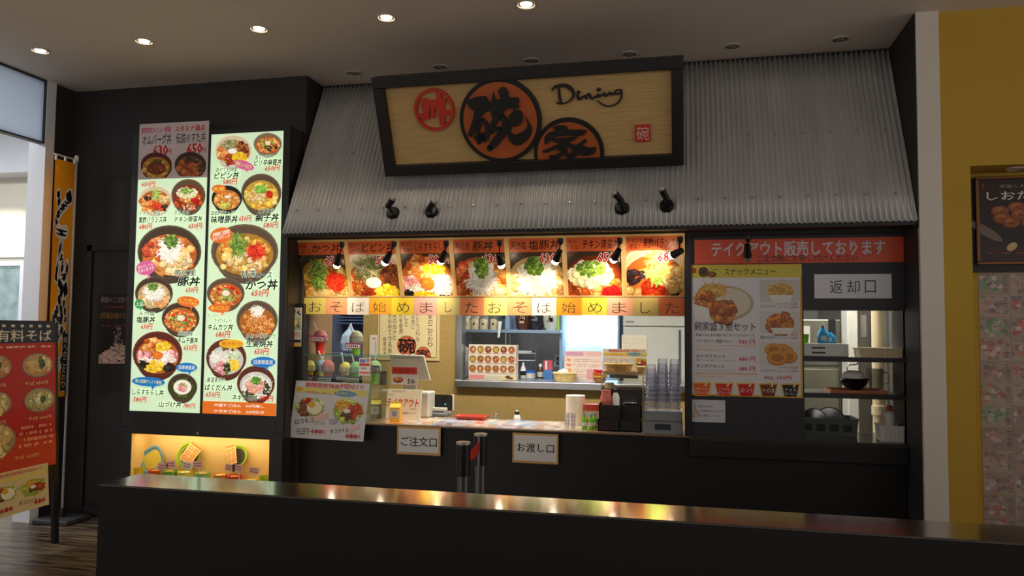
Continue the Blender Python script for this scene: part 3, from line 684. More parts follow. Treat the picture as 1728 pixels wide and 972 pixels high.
ao = D.objects.new('niche_light', al); COL.objects.link(ao); ao.location = ((nx0+nx1)/2, YC+.05, nzt-.022); ao.parent = mc; ao.rotation_euler = (.5, 0, 0)

PAPER = (214, 240, 200)
RDP, BLK = (196, 40, 24), (24, 26, 22)
def board(name, label, x0, x1):
    return sheet(name, label, 'menu board', (x0, mz1, x1, mz0), YC+.004, paper=PAPER, material=MPL, part='lit_panel')
def item(cv, d, words, price, badge=None):
    key, cx, cy, rx, ry, bowl = d
    cv.new(.0012)
    dish(cv, key, cx, cy, rx, ry, bowl, seed=int(cx*7+cy))
    cv.flush('dish_picture', z=.0040)
    for b in badge or ():
        x, y, ax, ay, col, txt, tc = b[:7]; rot = b[7] if len(b) > 7 else 0
        cv.poly([(x+ax*.1, y+ay*.5), (x+ax*.5, y+ay*.5), (x+ax*.25, y+ay*1.7)], col)
        cv.ell(x, y, ax, ay, col, 24, rot)
        for k, tl in enumerate(txt.split('\n')):
            nn = len(txt.split('\n')); hh = ay*1.1/nn
            cv.text(tl, x-ax*.78, y-ay*.55+k*hh+hh*.08, x+ax*.78, y-ay*.55+(k+1)*hh-hh*.08, tc, .01, rot=-rot)
        cv.flush('badge', z=.0050)
    cv.new(.0050)
    for t, a, b, c, d_, bold in words:
        cv.text(t, a, b, c, d_, BLK, max(.006, bold+.008), shear=.12, outline=(226, 240, 214), ow=.06)
    cv.flush('dish_name', z=.0056)
    for t, a, b, c, d_ in price:
        cv.text(t, a, b, c, d_, RDP, .016, shear=.15)
    cv.flush('price', z=.0006)
PKB, ORB, BLB, GRB, YLB = (214, 100, 150), (226, 112, 40), (35, 120, 190), (60, 150, 80), (240, 180, 40)
WT = (250, 245, 235)
bl_, cv = board('menu_board', 'left lit menu board of rice bowls, partly covered by two posters', lx0, lx1)
item(cv, ('kurozu', 262.5, 337, 29, 24, 'white'), [('チキンと根菜の', 236, 357, 277, 363.5, -.002), ('黒酢バランス丼', 235, 366, 282, 376, .012)], [('680円', 236, 378, 257, 387), ('650円', 240, 307, 263, 315)])
item(cv, ('nanban', 318, 330, 29, 28, 'brown'), [('タルタル', 295, 355, 320, 363, .0), ('チキン南蛮丼', 295, 365.5, 342, 374, .012)], [('650円', 319, 377, 342, 386)])
item(cv, ('buta', 286, 425, 54, 45, 'dark'), [('帯広風', 295, 455, 331, 466, .005), ('豚丼', 301, 467.5, 338, 482.5, .02)], [('630円', 314, 484.5, 335, 494)], [(247, 452, 17, 12, PKB, 'おいし〜い\nやみつきです', WT, -.2)])
item(cv, ('shio', 260, 495, 32, 28, 'dark'), [('天然塩', 234, 526, 262, 533, .0), ('塩豚丼', 231, 534, 263, 545, .014)], [('630円', 239, 546, 258, 556)], [(236, 513, 8, 8, GRB, '上品', WT)])
item(cv, ('kimchi', 305, 537, 32, 27, 'dark'), [('韓国風', 301, 559, 327, 567, .0), ('キムチ豚丼', 301, 569, 335, 580, .014)], [('650円', 311, 581.5, 333, 592)], [(318, 509, 19, 9, ORB, 'ピリ辛で\nスタミナ満点', (250, 220, 90), .1)])
item(cv, ('shirasu', 266, 597, 42, 38, 'red'), [('しらすちらし丼', 225, 656, 277, 668, .012)], [('580円', 226, 669, 248, 679)], [(251, 644, 28, 8, BLB, '極上釜揚げしらす使用', (240, 235, 130), .05)])
item(cv, ('yamazuke', 308, 653, 25, 23, 'dark'), [('山づけ丼', 269, 677, 307, 688, .012)], [('780円', 310, 680, 330, 689)], [(315.5, 620, 18, 8, BLB, '沼津港直送', WT)])
br_, cv = board('menu_board', 'right lit menu board of rice bowls with an orange footer strip', qx0, qx1)
item(cv, ('bibim', 394, 254, 32, 27, 'white'), [('混ぜて石焼風', 364.5, 283.5, 401, 290, -.002), ('ビビン丼', 363, 291.5, 404, 301, .015)], [('580円', 377, 302, 401, 311.5)], [(412, 279, 18, 7.5, PKB, '美味しい一品です', (250, 230, 120), .3)])
item(cv, ('mabo', 452, 243, 24, 19, 'grey'), [('温玉となすの', 431, 262, 464, 268, -.002), ('ピリ辛麻婆丼', 430, 270, 476, 278.5, .012)], [('650円', 448, 279.5, 473, 288.5)])
item(cv, ('miso', 383, 335, 26, 22, 'black'), [('国産野菜たっぷり', 357, 356, 399, 362.5, -.002), ('味噌豚丼', 357, 364.5, 402, 376, .014)], [('650円', 404, 364, 425, 373.5)], [(370, 319, 12, 7.5, ORB, '人気', (250, 220, 80))])
item(cv, ('oyako', 441, 326, 34, 33, 'brown'), [('とろたま', 437, 352, 462, 359, .002), ('親子丼', 432, 361, 471, 373, .018)], [('580円', 445, 375, 470, 385)])
item(cv, ('katsu', 413, 424, 57, 46, 'brown'), [('特選', 408, 456, 432, 468, .004), ('ロース', 434, 460, 459, 469, .008), ('かつ丼', 416, 472, 469, 489, .022)], [('650円', 425, 489, 454, 500.5)], [(374, 397, 19, 13, ORB, '厳選\nあわせだし汁', WT, -.2)])
item(cv, ('kimchi', 381, 495, 32, 26, 'brown'), [('ロースかつと', 352, 529, 375, 536, -.002), ('サラサラキムチの', 363, 537.5, 393, 545, -.002), ('キムカツ丼', 352, 546.5, 394, 557.5, .014)], [('680円', 365, 558.5, 389, 570)], [(371, 520, 19, 7.5, ORB, '食べごたえ', (250, 220, 60))])
item(cv, ('ginger', 434, 540, 35, 33, 'brown'), [('かみつきポーク', 416, 562, 466, 572, .002), ('生姜焼丼', 416, 574, 461, 586, .014)], [('650円', 430, 587, 454, 599)])
item(cv, ('bomb', 382, 604, 34, 32, 'red'), [('厳選素材の', 350, 636, 381, 646, .0), ('ばくだん丼', 347, 648, 393, 660, .012)], [('650円', 348, 660.5, 372, 671)], [(391, 580, 21, 7.5, YLB, '贅沢気分', (200, 70, 30))])
item(cv, ('negitoro', 432, 647, 32, 30, 'red'), [('ネギトロ丼', 393, 665, 435, 677, .014)], [('780円', 438, 667, 462, 678)], [(444.5, 611, 21, 9, BLB, '沼津港直送', WT)])
a = cv.f(341.5, 675)[1]
cv.new(.0050)
cv.poly([(0, 0), (qx1-qx0, 0), (qx1-qx0, .088), (0, .088)], (226, 112, 32), True)
cv.flush('footer_strip', z=.0012)
cv.text('大盛りごはん　50円増し', 362, 680.5, 446, 688.5, WT, .016); cv.text('少なめごはん　20円引き', 362, 690.5, 446, 698.5, WT, .016)
cv.flush('footer_lettering')

# two posters taped over the left board
def taped(label, a, b, key, title, price, head, hc, bowl, Y, dcx, dcy):
    r_, cv = sheet('taped_poster', label, 'poster', Q(a, b, Y), Y, paper=(222, 205, 205), group='posters taped over the menu board')
    x0, y0, x1, y1 = a[0]+1, a[1]+1, b[0]-1, b[1]-1
    cv.text(head, x0+2, y0+5, x1-3, y0+12, hc, .02); cv.flush('header', z=.001)
    cv.text(title, x0+4, y0+17, x1-2, y0+32, (60, 58, 66), .018, outline=(240, 235, 235), ow=.05)
    cv.flush('dish_name', z=.001)
    cv.text(price, x0+22, y0+35, x1-8, y0+50, (205, 36, 34), .045, outline=(250, 235, 235), ow=.085); cv.text('円', x1-8, y0+41, x1-2, y0+49, (205, 36, 34), .02); cv.flush('price', z=.0006)
    (u0, v0), (u1, v1) = cv.f(x0+1, y0+20), cv.f(x1-1, y1-.5)
    cv.clip = (x0+1, y0, x1-1, y1-.5)
    dish(cv, key, dcx, dcy, 27, 23, bowl, 5, 1.0); cv.clip = None
    cv.flush('dish_picture')
    return r_
taped('taped poster of an omelette hamburger bowl, left of the two', (236, 210), (292, 301), 'omubag', 'オムバーグ丼', '630', '期間限定メニュー登場', (214, 70, 130), 'red', YC-.004, 264, 280)
taped('taped poster of a pork bowl, right of the two', (293, 207), (350, 299), 'suta', '伝説のすた丼', '650', 'スタミナ満点', (205, 50, 60), 'dark', YC-.005, 321.5, 279)

# poster on the dark door
r_, cv = sheet('door_poster', 'dark rice poster with white and gold writing on the dark door', 'poster', Q((166, 496), (219, 614), -.016), -.016, paper=(34, 30, 30), material=MPG)
rg = random.Random(2)
cv.text('碗家のこだわり', 171, 501, 217, 511, (150, 145, 140), .005); cv.text('山形県庄内産のお米', 169, 527, 217, 538, (150, 115, 50), .008)
cv.scribble(171, 516, 216, 521, 1, (110, 50, 40), rg, .8); cv.scribble(171, 547, 216, 552, 1, (110, 50, 40), rg, .8); cv.flush('lettering')
cv.clip = (166.5, 540, 218.5, 613.5)
for i in range(240):
    xx = 166+53*rg.random(); top = 602-22*math.exp(-((xx-200)/22)**2); cv.blob(xx, top+(614-top)*rg.random(), 3.2, 1.8, jit((205, 175, 160), rg, .15), rg, 6)
for i in range(60): cv.blob(200+rg.gauss(0, 4), 550+45*rg.random(), 1, 2, jit((150, 135, 128), rg), rg, 5)
cv.clip = None; cv.flush('rice_picture')

# ================================================================== SEVEN FOOD PANELS UNDER THE EAVE
py1, py0 = -.06, .07
ptl, pbr = P(497, 406, Y=py1), P(1156, 501, Y=py0)
pzt, pzb = 2.078, pbr.z
px0, px1 = -2.735, .003
ptilt = math.atan2(py0-py1, pzt-pzb); PH = math.hypot(py0-py1, pzt-pzb); PW = (px1-px0)/7
specs = [('katsu', '特選', 'ロース', 'かつ丼', '650', 'breaded pork cutlet'), ('bibim', '混ぜて', 'のせ石焼', 'ビビン丼', '580', 'bibimbap with a soft egg'), ('shirasu', '駿河湾', '釜揚げ', 'しらすちらし丼', '580', 'whitebait and pink fish flakes'),
         ('buta', '帯広風', '', '豚丼', '630', 'grilled pork with shredded leek'), ('shio', '天然塩', '', '塩豚丼', '630', 'pale salt pork with shredded leek'), ('nanban', 'タル', 'タル', 'チキン南蛮丼', '650', 'chicken with tartar sauce'), ('kurozu', 'チキンと', '根菜の', '黒酢バランス丼', '680', 'chicken and vegetables in black vinegar')]
bgs = [(60, 30, 22), (226, 214, 190), (70, 40, 26), (54, 28, 22), (40, 24, 22), (110, 48, 30), (214, 150, 90)]
for i, (key, s1, s2, big, price, what) in enumerate(specs):
    x0 = px0+i*PW
    t = thing('food_photo_board', 'slanted food photo panel showing %s, %s from the left' % (what, ordn(i)), 'food panel', (x0, py0, pzb), (math.pi/2+ptilt, 0, 0), 'food photo panels under the eave')
    M = Matrix.Translation((x0, py0, pzb)) @ Matrix.Rotation(math.pi/2+ptilt, 4, 'X')
    box(0, PW, 0, PH, -.02, -.0005).obj('backing', mat('panel_wood', (226, 186, 120), .55, var=.08, scale=6, stretch=(1, 12, 1)), t)
    fr = .016
    mfr = mat('panel_wood', (226, 186, 120))
    for q in ((0, PW, 0, fr*.6), (0, PW, PH-fr, PH), (0, fr, fr*.6, PH-fr), (PW-fr, PW, fr*.6, PH-fr)):
        box(*q[:4], -.0005, .008).obj('frame_strip', mfr, t, bev=.001)
    cv = Canvas(t, M, 'uv', PW, PH, MPG)
    a0, a1, b0, b1 = fr/PW, 1-fr/PW, fr/PH, 1-fr*.6/PH
    hb = b0+.225
    cv.rect(a0, b0, a1, hb, (214, 98, 52)); cv.flush('title_band', z=.001)
    if s2:
        cv.text(s1, a0+.03, b0+.03, a0+.03+.045*len(s1)+.06, b0+.105, BLK, -.004); cv.text(s2, a0+.06, b0+.12, a0+.06+.045*len(s2)+.06, b0+.2, BLK, -.004); sx = .32
    else:
        cv.text(s1, a0+.03, b0+.05, .34, b0+.18, BLK, .0); sx = .38
    ww = min(.93-sx, .19*len(big))
    cv.text(big, sx, b0+.035, sx+ww, b0+.19, BLK, .014, shear=.15); cv.flush('title_lettering', z=.0006)
    cv.clip = (a0, hb, a1, b1)
    cv.rect(a0, hb, a1, b1, bgs[i])
    o_, i_ = BOWLS['white' if key in ('bibim', 'kurozu') else 'dark']
    cv.ell(.5, .72, .62, .56, o_, 48); cv.ell(.5, .73, .585, .53, i_, 48)
    food(cv, key, .5, .76, .60, .54, 20+i, 3.0, 1.5)
    cv.clip = None; cv.flush('dish_picture', z=.0035)
    cv.text(price, .56, hb+.03, .84, hb+.175, (206, 30, 30), .02, outline=(255, 250, 245), ow=.075, shear=.12); cv.text('円', .86, hb+.09, .935, hb+.165, (206, 30, 30), .01, outline=(255, 250, 245), ow=.06)
    cv.flush('price')
struct('trim_10', box(px0, px1, .045, .10, pzb-.022, pzb-.002), mat('panel_rail', (62, 34, 26), .45), 'dark rail under the food panels')

# ================================================================== SIXTEEN HAND-LETTERED SHEETS
chars = 'おそば始めましたおそば始めました'
tints = [(226, 210, 110), (238, 165, 120), (238, 232, 225), (240, 170, 50), (240, 212, 60), (232, 175, 165), (214, 200, 130), (240, 150, 105), (238, 220, 130), (238, 165, 115), (240, 236, 228), (238, 160, 45), (242, 214, 70), (236, 170, 140), (206, 182, 110), (226, 120, 70)]
cn = ['yellow', 'salmon', 'white', 'orange', 'bright yellow', 'pink', 'pale khaki', 'coral', 'cream yellow', 'peach', 'white', 'amber', 'lemon yellow', 'rose', 'tan', 'red-orange']
bx0, bx1 = P(513, 515, Y=.04).x, P(1156, 518, Y=.04).x
bz1, bz0 = pzb-.006, P(830, 532, Y=.09).z
bw = (bx1-bx0)/16
for i, ch in enumerate(chars):
    j = rnd.uniform(-.003, .003)
    t, cv = sheet('lettered_sheet', '%s paper sheet with one handwritten character, %s from the %s in the strip' % (cn[i], ordn(i if i < 8 else 15-i), 'left' if i < 8 else 'right'), 'paper sheet', (bx0+i*bw, bz1, bx0+(i+1)*bw+.003, bz0+j), .040-.0008*(i % 2), paper=tints[i], th=.0004, mode='uv', group='hand-lettered paper sheets under the food panels')
    c0 = .22 if ch != 'し' else .34
    cv.text(ch, c0+rnd.uniform(-.04, .04), .26, 1-c0+rnd.uniform(-.04, .04), .86, (70, 55, 45), -.012)
    cv.flush('handwritten_character')

# ================================================================== SPOT LAMPS
def lamp(label, p, q, aim, on, group):
    """p = fixing under the eave, q = centre of the head"""
    t = thing('hanging_spot_lamp', label, 'spot lamp', p, (0, 0, 0), group)
    q = Vector(q)-Vector(p); aim = Vector(aim)-Vector(p)
    MB().lathe([(.004, 0), (.018, -.002), (.018, -.03), (.010, -.042)], 16).obj('fixing', m_blackmetal, t, smooth=True)
    MB().tube([(0, 0, -.03), (q.x*.2, q.y*.2, q.z*.45), q], .005).obj('stem', m_blackmetal, t, smooth=True)
    d = (aim-q).normalized(); rot = d.to_track_quat('-Z', 'Y').to_euler()
    h = MB().lathe([(.010, .04), (.018, .036), (.022, .0), (.026, -.045), (.0235, -.045), (.019, -.02), (.002, -.016)], 18, cap=False).obj('head', m_blackmetal, t, smooth=True, loc=q, rot=rot)
    MB().lathe([(.002, -.018), (.019, -.030), (.0245, -.048), (.021, -.066), (.011, -.076), (.002, -.078)], 16, cap=False).obj('bulb', m_bulb if on else m_bulboff, h, smooth=True)
    if on:
        w_ = Vector(p)+q+d*.085; spot('lamp_beam', t, w_, Vector(p)+aim, P_POSTER*on, 100, .9, (1, .80, .55), .018)
    return t
YL = -.25
spots = [((577, 408), (571, 437), (560, 480), .8), ((665, 407), (655, 433), (632, 478), .9), ((753, 406), (748, 432), (735, 462), 1.5), ((843, 405), (843, 436), (852, 472), 1.3), ((946, 402), (942, 430), (925, 470), 1.0), ((1046, 401), (1041, 428), (1025, 458), 1.4), ((1148, 399), (1144, 426), (1116, 440), 1.4)]
for i, (a, b_, c, on) in enumerate(spots):
    lamp('black spot lamp hanging under the eave, %s from the left, shining on the food panels' % ordn(i), P(*a, Y=YL)*1.0, P(*b_, Y=YL+.04), P(*c, Y=-.10), on, 'hanging spot lamps under the eave')
lamp('unlit black spot lamp hanging over the orange takeout banner', P(1262, 397, Y=YL), P(1261, 422, Y=YL+.03), P(1262, 480, Y=-.1), 0, 'hanging spot lamps under the eave')
for i, (a, hd) in enumerate((((663, 359), (659, 342, 665, 333)), ((728, 357), (728, 347, 735, 338)), ((1049, 351), (1043, 333, 1036, 325)), ((1125, 347), (1121, 328, 1116, 318)))):
    zc = P(*a, Y=-.22).z; yy = AB.y+(zc-AB.z)/ad.z*ad.y-.03; p = P(*a, Y=yy)
    t = thing('awning_spot_lamp', 'black upward spot lamp on the corrugated awning, %s from the left' % ordn(i), 'spot lamp', p, (0, 0, 0), 'upward spot lamps on the awning')
    MB().lathe([(.045, -.012), (.045, .008), (.036, .018), (.001, .02)], 24).obj('base', m_blackmetal, t, smooth=True, rot=tq)
    e = P(hd[0], hd[1], Y=yy-.09)-p; g = P(hd[2], hd[3], Y=yy-.11)-p
    k = P(hd[0]+(a[0]-hd[0])*.1, hd[1]+10, Y=yy-.08)-p
    MB().tube([(0, -.015, .005), (0, -.05, .01), k, e], .007).obj('arm', m_blackmetal, t, smooth=True)
    d = (g-e).normalized()
    h = MB().lathe([(.004, -.045), (.019, -.042), (.022, .03), (.019, .032), (.002, .02)], 18, cap=False).obj('head', m_blackmetal, t, smooth=True, loc=e, rot=d.to_track_quat('Z', 'Y').to_euler())
    MB().lathe([(.018, .03), (.021, .042), (.014, .055), (.001, .058)], 16, cap=False).obj('bulb', mat('clear_bulb', (190, 185, 175), .15, .2), h, smooth=True)
# ================================================================== RIGHT PANEL: BANNER, SIGNS, SNACK MENU
YF = -.003
t, cv = sheet('takeout_banner', 'long orange banner announcing takeout sales above the return hatch', 'banner', Q((1172, 405), (1526, 442), YF), YF, paper=(222, 78, 40), material=MPG)
cv.text('テイクアウト販売しております', 1201, 409, 1494, 430, (214, 202, 210), .022); cv.flush('large_lettering')
cv.text('ご注文時にお申し付けください', 1277, 430.5, 1447, 441, (56, 28, 54), .012); cv.flush('small_lettering')
t, cv = sheet('return_sign', 'white sign reading return counter in black characters', 'sign', Q((1374, 463), (1505, 503.5), YF), YF, paper=(222, 220, 226), material=MPG)
for ch, a, b_ in (('返', 1400, 1422), ('却', 1429, 1451), ('口', 1459, 1478)):
    cv.text(ch, a, 473, b_, 495, (40, 42, 46), .002); cv.flush('lettering')
t, cv = sheet('snack_menu', 'yellow-bordered snack menu poster with fried food pictures', 'menu', Q((1160.5, 447), (1355, 672), YF), YF, paper=(226, 170, 56), material=MPG)
cv.rect(1164, 469, 1351.5, 669, (222, 218, 222)); cv.rect(1162, 449, 1353, 467.5, (214, 196, 60)); cv.flush('background_print', z=.001)
rg = random.Random(5)
cv.rect(1168, 452.5, 1175, 461, RDP); cv.ell(1187, 459, 8.5, 8.5, (40, 32, 28)); cv.ell(1187, 459, 7, 7, (170, 100, 40)); cv.text('碗', 1181, 453, 1193, 465, BLK, .04); cv.ell(1201, 463, 8, 5, (40, 32, 28)); cv.text('家', 1195, 459, 1207, 467, (170, 100, 40), .02); cv.text('Dining', 1199, 453, 1212, 457, BLK, .0)
cv.text('スナックメニュー', 1222, 453, 1309, 464, (26, 24, 22), .012); cv.flush('heading', z=.001)
cv.ell(1222, 512, 50, 30, (186, 168, 132)); cv.ell(1222, 511, 45, 26, (214, 204, 186))
food(cv, 'fries', 1203, 490, 26, 14, 3, .8); food(cv, 'chicken', 1190, 503, 20, 15, 4, .8); food(cv, 'chicken', 1222, 522, 24, 20, 5, 1.1)
cv.poly([(1166, 512), (1196, 520), (1199, 543), (1174, 540)], (232, 228, 222)); cv.flush('set_picture', z=.001)
cv.rect(1282, 472, 1350, 510, (200, 196, 192)); food(cv, 'fries', 1317, 492, 24, 17, 6, 1); cv.poly([(1298, 498), (1338, 498), (1332, 511), (1304, 511)], (228, 226, 222)); cv.flush('fries_picture', z=.001)
cv.rect(1282, 525, 1350, 563, (210, 206, 200)); food(cv, 'chicken', 1318, 545, 25, 18, 7, 1); cv.poly([(1300, 553), (1340, 553), (1334, 564), (1306, 564)], (228, 226, 222)); cv.flush('chicken_picture', z=.001)
cv.rect(1282, 576, 1350, 620, (212, 208, 202))
for (xx, yy, ra) in ((1318, 596, 22), (1305, 590, 15), (1330, 602, 16), (1312, 604, 18)):
    cv.ell(xx, yy, ra, ra*.72, (166, 96, 30)); cv.ell(xx, yy-1, ra*.94, ra*.66, (214, 145, 55)); cv.ell(xx, yy, ra*.58, ra*.36, (176, 112, 44))
cv.flush('onion_ring_picture', z=.001)
dk = (52, 46, 48)
cv.text('碗家盛３点セット', 1172, 543, 1275, 559, dk, .008)
cv.text('若鶏のからあげ5個とオニオンリング(Lサイズ)', 1174, 562.5, 1274, 569.5, dk, .0); cv.text('フライドポテトの贅盛りセット', 1174, 572, 1236, 579, dk, .0)
cv.text('コンビメニュー', 1175, 586.5, 1222, 592.5, (224, 150, 40), .008); cv.text('からポテセット', 1175, 597.5, 1224, 604.5, dk, .006); cv.text('若鶏のからあげ5個とフライドポテトのセット', 1175, 606, 1242, 610, dk, -.004)
cv.text('オニポテセット', 1175, 614, 1223, 621.5, dk, .006); cv.text('オニオンリングSサイズとフライドポテトのセット', 1175, 623.5, 1242, 627.5, dk, -.004); cv.text('ドリンクメニュー', 1176, 632, 1226, 638.5, (224, 150, 40), .008)
for nm, yy in (('フライドポテト', 514), ('若鶏のからあげ', 566), ('オニオンリング', 622)):
    cv.text(nm, 1283, yy, 1309, yy+6, dk, -.002); cv.text('Sサイズ', 1314, yy-3, 1331, yy, dk, -.004); cv.text('Lサイズ', 1314, yy+3, 1331, yy+6, dk, -.004)
cv.rect(1172, 583, 1277, 583.6, (224, 170, 80)); cv.rect(1172, 630, 1277, 630.6, (224, 170, 80)); cv.flush('item_lettering', z=.001)
for s_, yy in (('580 円', 572.5), ('480 円', 601.5), ('480 円', 618)): cv.text(s_, 1247, yy, 1274, yy+9, (206, 60, 74), .012)
for yy in (511, 563, 619):
    cv.text('150円', 1334, yy, 1346, yy+4, (206, 60, 74), .01); cv.text('250円', 1334, yy+5.5, 1346, yy+9.5, (206, 60, 74), .01)
cv.text('ALL 150円', 1289, 633.5, 1335, 641, (206, 60, 74), .012); cv.flush('prices', z=.001)
for k, (txt, c) in enumerate((('オレンジ\nジュース', (226, 96, 30)), ('アップル\nジュース', (214, 50, 32)), ('コカ・コーラ', (198, 30, 32)), ('ウーロン茶', (110, 60, 34)), ('アイス\nコーヒー', (32, 26, 30)))):
    x0 = 1168.5+k*37.3; y0 = 645+k*.6
    cv.poly([(x0, y0), (x0+32, y0), (x0+27.5, y0+23), (x0+5, y0+23)], (232, 176, 50)); cv.poly([(x0+2, y0+2), (x0+30, y0+2), (x0+26, y0+22), (x0+6.5, y0+22)], c)
    cv.poly([(x0+20, y0+6), (x0+23, y0+7), (x0+27, y0-4), (x0+23.5, y0-5)], (236, 210, 150))
    L_ = txt.split('\n')
    for q, tl in enumerate(L_): cv.text(tl, x0+6.5, y0+8.5+q*6, x0+26, y0+13.5+q*6 if len(L_) > 1 else y0+16, (238, 232, 228), .012)
cv.flush('drink_cups_print')
t, cv = sheet('rice_notice', 'small pale notice about rice under the snack menu', 'notice', Q((1165.5, 674), (1224, 713.5), YF), YF, paper=(206, 206, 214))
for k, tl in enumerate(('当店のお米は', '山形県産はえぬきを', '100%使用しています')): cv.text(tl, 1179, 683+k*8, 1179+(24, 41, 37)[k], 688+k*8, (80, 76, 96), -.002)
for k in range(5): cv.strand(1173+k*1.6, 693+k*1.2, 24-3*k, 1.2, 1.9-.25*k, (200, 150, 90), .5)
cv.flush('print')

# ================================================================== COUNTER ORDER SIGNS
for lab, a, b_, tx, box_ in (('white order sign with an orange border on the counter front, below the card terminal', (670.5, 719), (743, 769.5), 'ご注文口', (677, 736, 737, 755)), ('white pick-up sign with an orange border on the counter front, right of the posts', (865, 730), (942, 784), 'お渡し口', (872.5, 747, 935, 765))):
    t, cv = sheet('counter_sign', lab, 'sign', Q(a, b_, -.024), -.024, paper=(206, 160, 96))
    cv.rect(a[0]+3, a[1]+3.5, b_[0]-3, b_[1]-4, (216, 214, 214)); cv.text(tx, *box_, (24, 24, 26), .014); cv.flush('lettering')

# ================================================================== RETURN HATCH
rk = thing('return_rack', 'dark three-tier rack of the tray return hatch', 'rack', (0, 0, 0))
for zb in (zb1, zb2):
    box(hx0-.01, hx1+.01, -.006, .03, zb-.014, zb+.014).obj('shelf_rail', m_navy, rk, bev=.002)
    box(hx0-.01, hx1+.01, .03, .46, zb-.012, zb+.008).obj('shelf', m_steel_r, rk)
def fit(x0, x1, y0, y1, Y):
    a, b_ = P((x0+x1)/2, y1, Y=Y), P((x0+x1)/2, y0, Y=Y)
    return a.x, a.z, P(x1, y1, Y=Y).x-P(x0, y1, Y=Y).x, b_.z-a.z
zs1, zs2 = zb1+.008, zb2+.008
m_cream_p = mat('cream_plastic', (226, 208, 168), .45, var=.03)
# tray basket on the top shelf
def tub(name, label, cat, loc, w_, d_, h_, m, wall=.006, flare=.12, ribs=0, rotz=0, group=None, lip=True):
    t = thing(name, label, cat, loc, (0, 0, rotz), group)
    b = MB(); a, c = w_/2, d_/2; k = 1-flare
    o_ = [(-a*k, -c*k, 0), (a*k, -c*k, 0), (a*k, c*k, 0), (-a*k, c*k, 0), (-a, -c, h_), (a, -c, h_), (a, c, h_), (-a, c, h_)]
    i_ = [(-a*k+wall, -c*k+wall, wall), (a*k-wall, -c*k+wall, wall), (a*k-wall, c*k-wall, wall), (-a*k+wall, c*k-wall, wall), (-a+wall, -c+wall, h_), (a-wall, -c+wall, h_), (a-wall, c-wall, h_), (-a+wall, c-wall, h_)]
    b.add(o_+i_, [(3, 2, 1, 0), (0, 1, 5, 4), (1, 2, 6, 5), (2, 3, 7, 6), (3, 0, 4, 7), (8, 9, 10, 11), (8, 12, 13, 9), (9, 13, 14, 10), (10, 14, 15, 11), (11, 15, 12, 8), (4, 5, 13, 12), (5, 6, 14, 13), (6, 7, 15, 14), (7, 4, 12, 15)])
    b.obj('body', m, t)
    if lip:
        MB().box(-a-.006, a+.006, -c-.006, -c+.004, h_-.008, h_+.002).box(-a-.006, a+.006, c-.004, c+.006, h_-.008, h_+.002).box(-a-.006, -a+.004, -c, c, h_-.008, h_+.002).box(a-.004, a+.006, -c, c, h_-.008, h_+.002).obj('rim', m, t, bev=.002)
    for q in range(ribs):
        xx = -a*k+(q+.5)*2*a*k/ribs; MB().box(xx-.002, xx+.002, -c-.003, -c*k-.001, .012, h_-.012).obj('rib', m, t)
    return t
cx, z0, w_, h_ = fit(1447, 1524, 575, 592, .15)
tub('tray_tub', 'long cream plastic tub on the top shelf of the return hatch', 'tub', (cx, .17, zs1), w_, .2, .062, m_cream_p, flare=.05, ribs=8)
# grey cutlery drawer unit, blue packets
cx, z0, w_, h_ = fit(1340, 1428, 573, 591, .3)
t = thing('drawer_unit', 'grey metal drawer unit on the top shelf of the return hatch', 'drawer unit', (cx, .32, zs1))
box(-w_/2, w_/2, -.09, .1, 0, .085).obj('body', m_steel_r, t, bev=.004)
for q in (.02, .052): box(-.06, .02, -.096, -.09, q, q+.012).obj('pull', mat('pull_dark', (60, 58, 54), .5), t)
m_blueb = mat('blue_film', (60, 150, 200), .25, var=.35, scale=25)
for k, (xx, lab) in enumerate(((1388, 'tall blue refill packet on the grey drawer unit'), (1401, 'slumped blue refill packet on the grey drawer unit, right of the tall one'))):
    q = P(xx, 571, Y=.32); t = thing('refill_packet', lab, 'packet', (q.x, .31+.03*k, zs1+.085), (0, 0, .2-.5*k), 'blue refill packets')
    hh = (.105, .075)[k]; vs = []; prof = [(.036, 0, .022), (.038, .3, .026), (.034, .65, .018), (.016, .9, .008), (.012, 1, .004)]
    MB().lathe([(a, b_*hh) for a, b_, c in prof], 14, sy=.6).obj('pouch', m_blueb, t, smooth=True)
    MB().lathe([(.008, hh), (.008, hh+.012)], 10).obj('cap', mat('blue_cap', (40, 90, 150), .4), t)
    box(-.016, .016, -.024, -.0195, hh*.2, hh*.5).obj('label', mat('pale_label', (210, 225, 215), .5), t)
q = P(1358, 568, Y=.3)
t = thing('green_cup', 'lime green cup at the end of the top return shelf', 'cup', (q.x+.005, .3, zs1+.085)); MB().lathe([(.016, 0), (.022, .06), (.019, .06), (.014, .004)], 16).obj('body', mat('lime_plastic', (120, 190, 50), .4), t, smooth=True)
# tray, bowl
cx, z0, w_, h_ = fit(1397, 1493, 655, 667, .14)
t = thing('wooden_tray', 'orange-brown wooden tray under the black bowl on the return shelf', 'tray', (cx, .17, zs2))
m_wt = mat('tray_wood', (176, 104, 56), .4, var=.15, scale=10, stretch=(1, 10, 1))
box(-w_/2, w_/2, -.12, .12, 0, .008).obj('base', m_wt, t)
for q in ((-w_/2, w_/2, -.12, -.112), (-w_/2, w_/2, .112, .12), (-w_/2, -w_/2+.008, -.112, .112), (w_/2-.008, w_/2, -.112, .112)): box(*q, .008, .026).obj('edge', m_wt if q[0] > -w_/2+.0001 or q[1] > 0 else m_wt, t, bev=.002)
q = P(1442, 660, Y=.15)
t = thing('black_bowl', 'wide black rice bowl on the wooden tray', 'bowl', (q.x, .16, zs2+.008))
MB().lathe([(.032, 0), (.034, .012), (.05, .022), (.078, .055), (.090, .088), (.086, .088), (.074, .058), (.046, .028), (.001, .022)], 32).obj('shell', mat('black_lacquer', (18, 17, 20), .2), t, smooth=True)
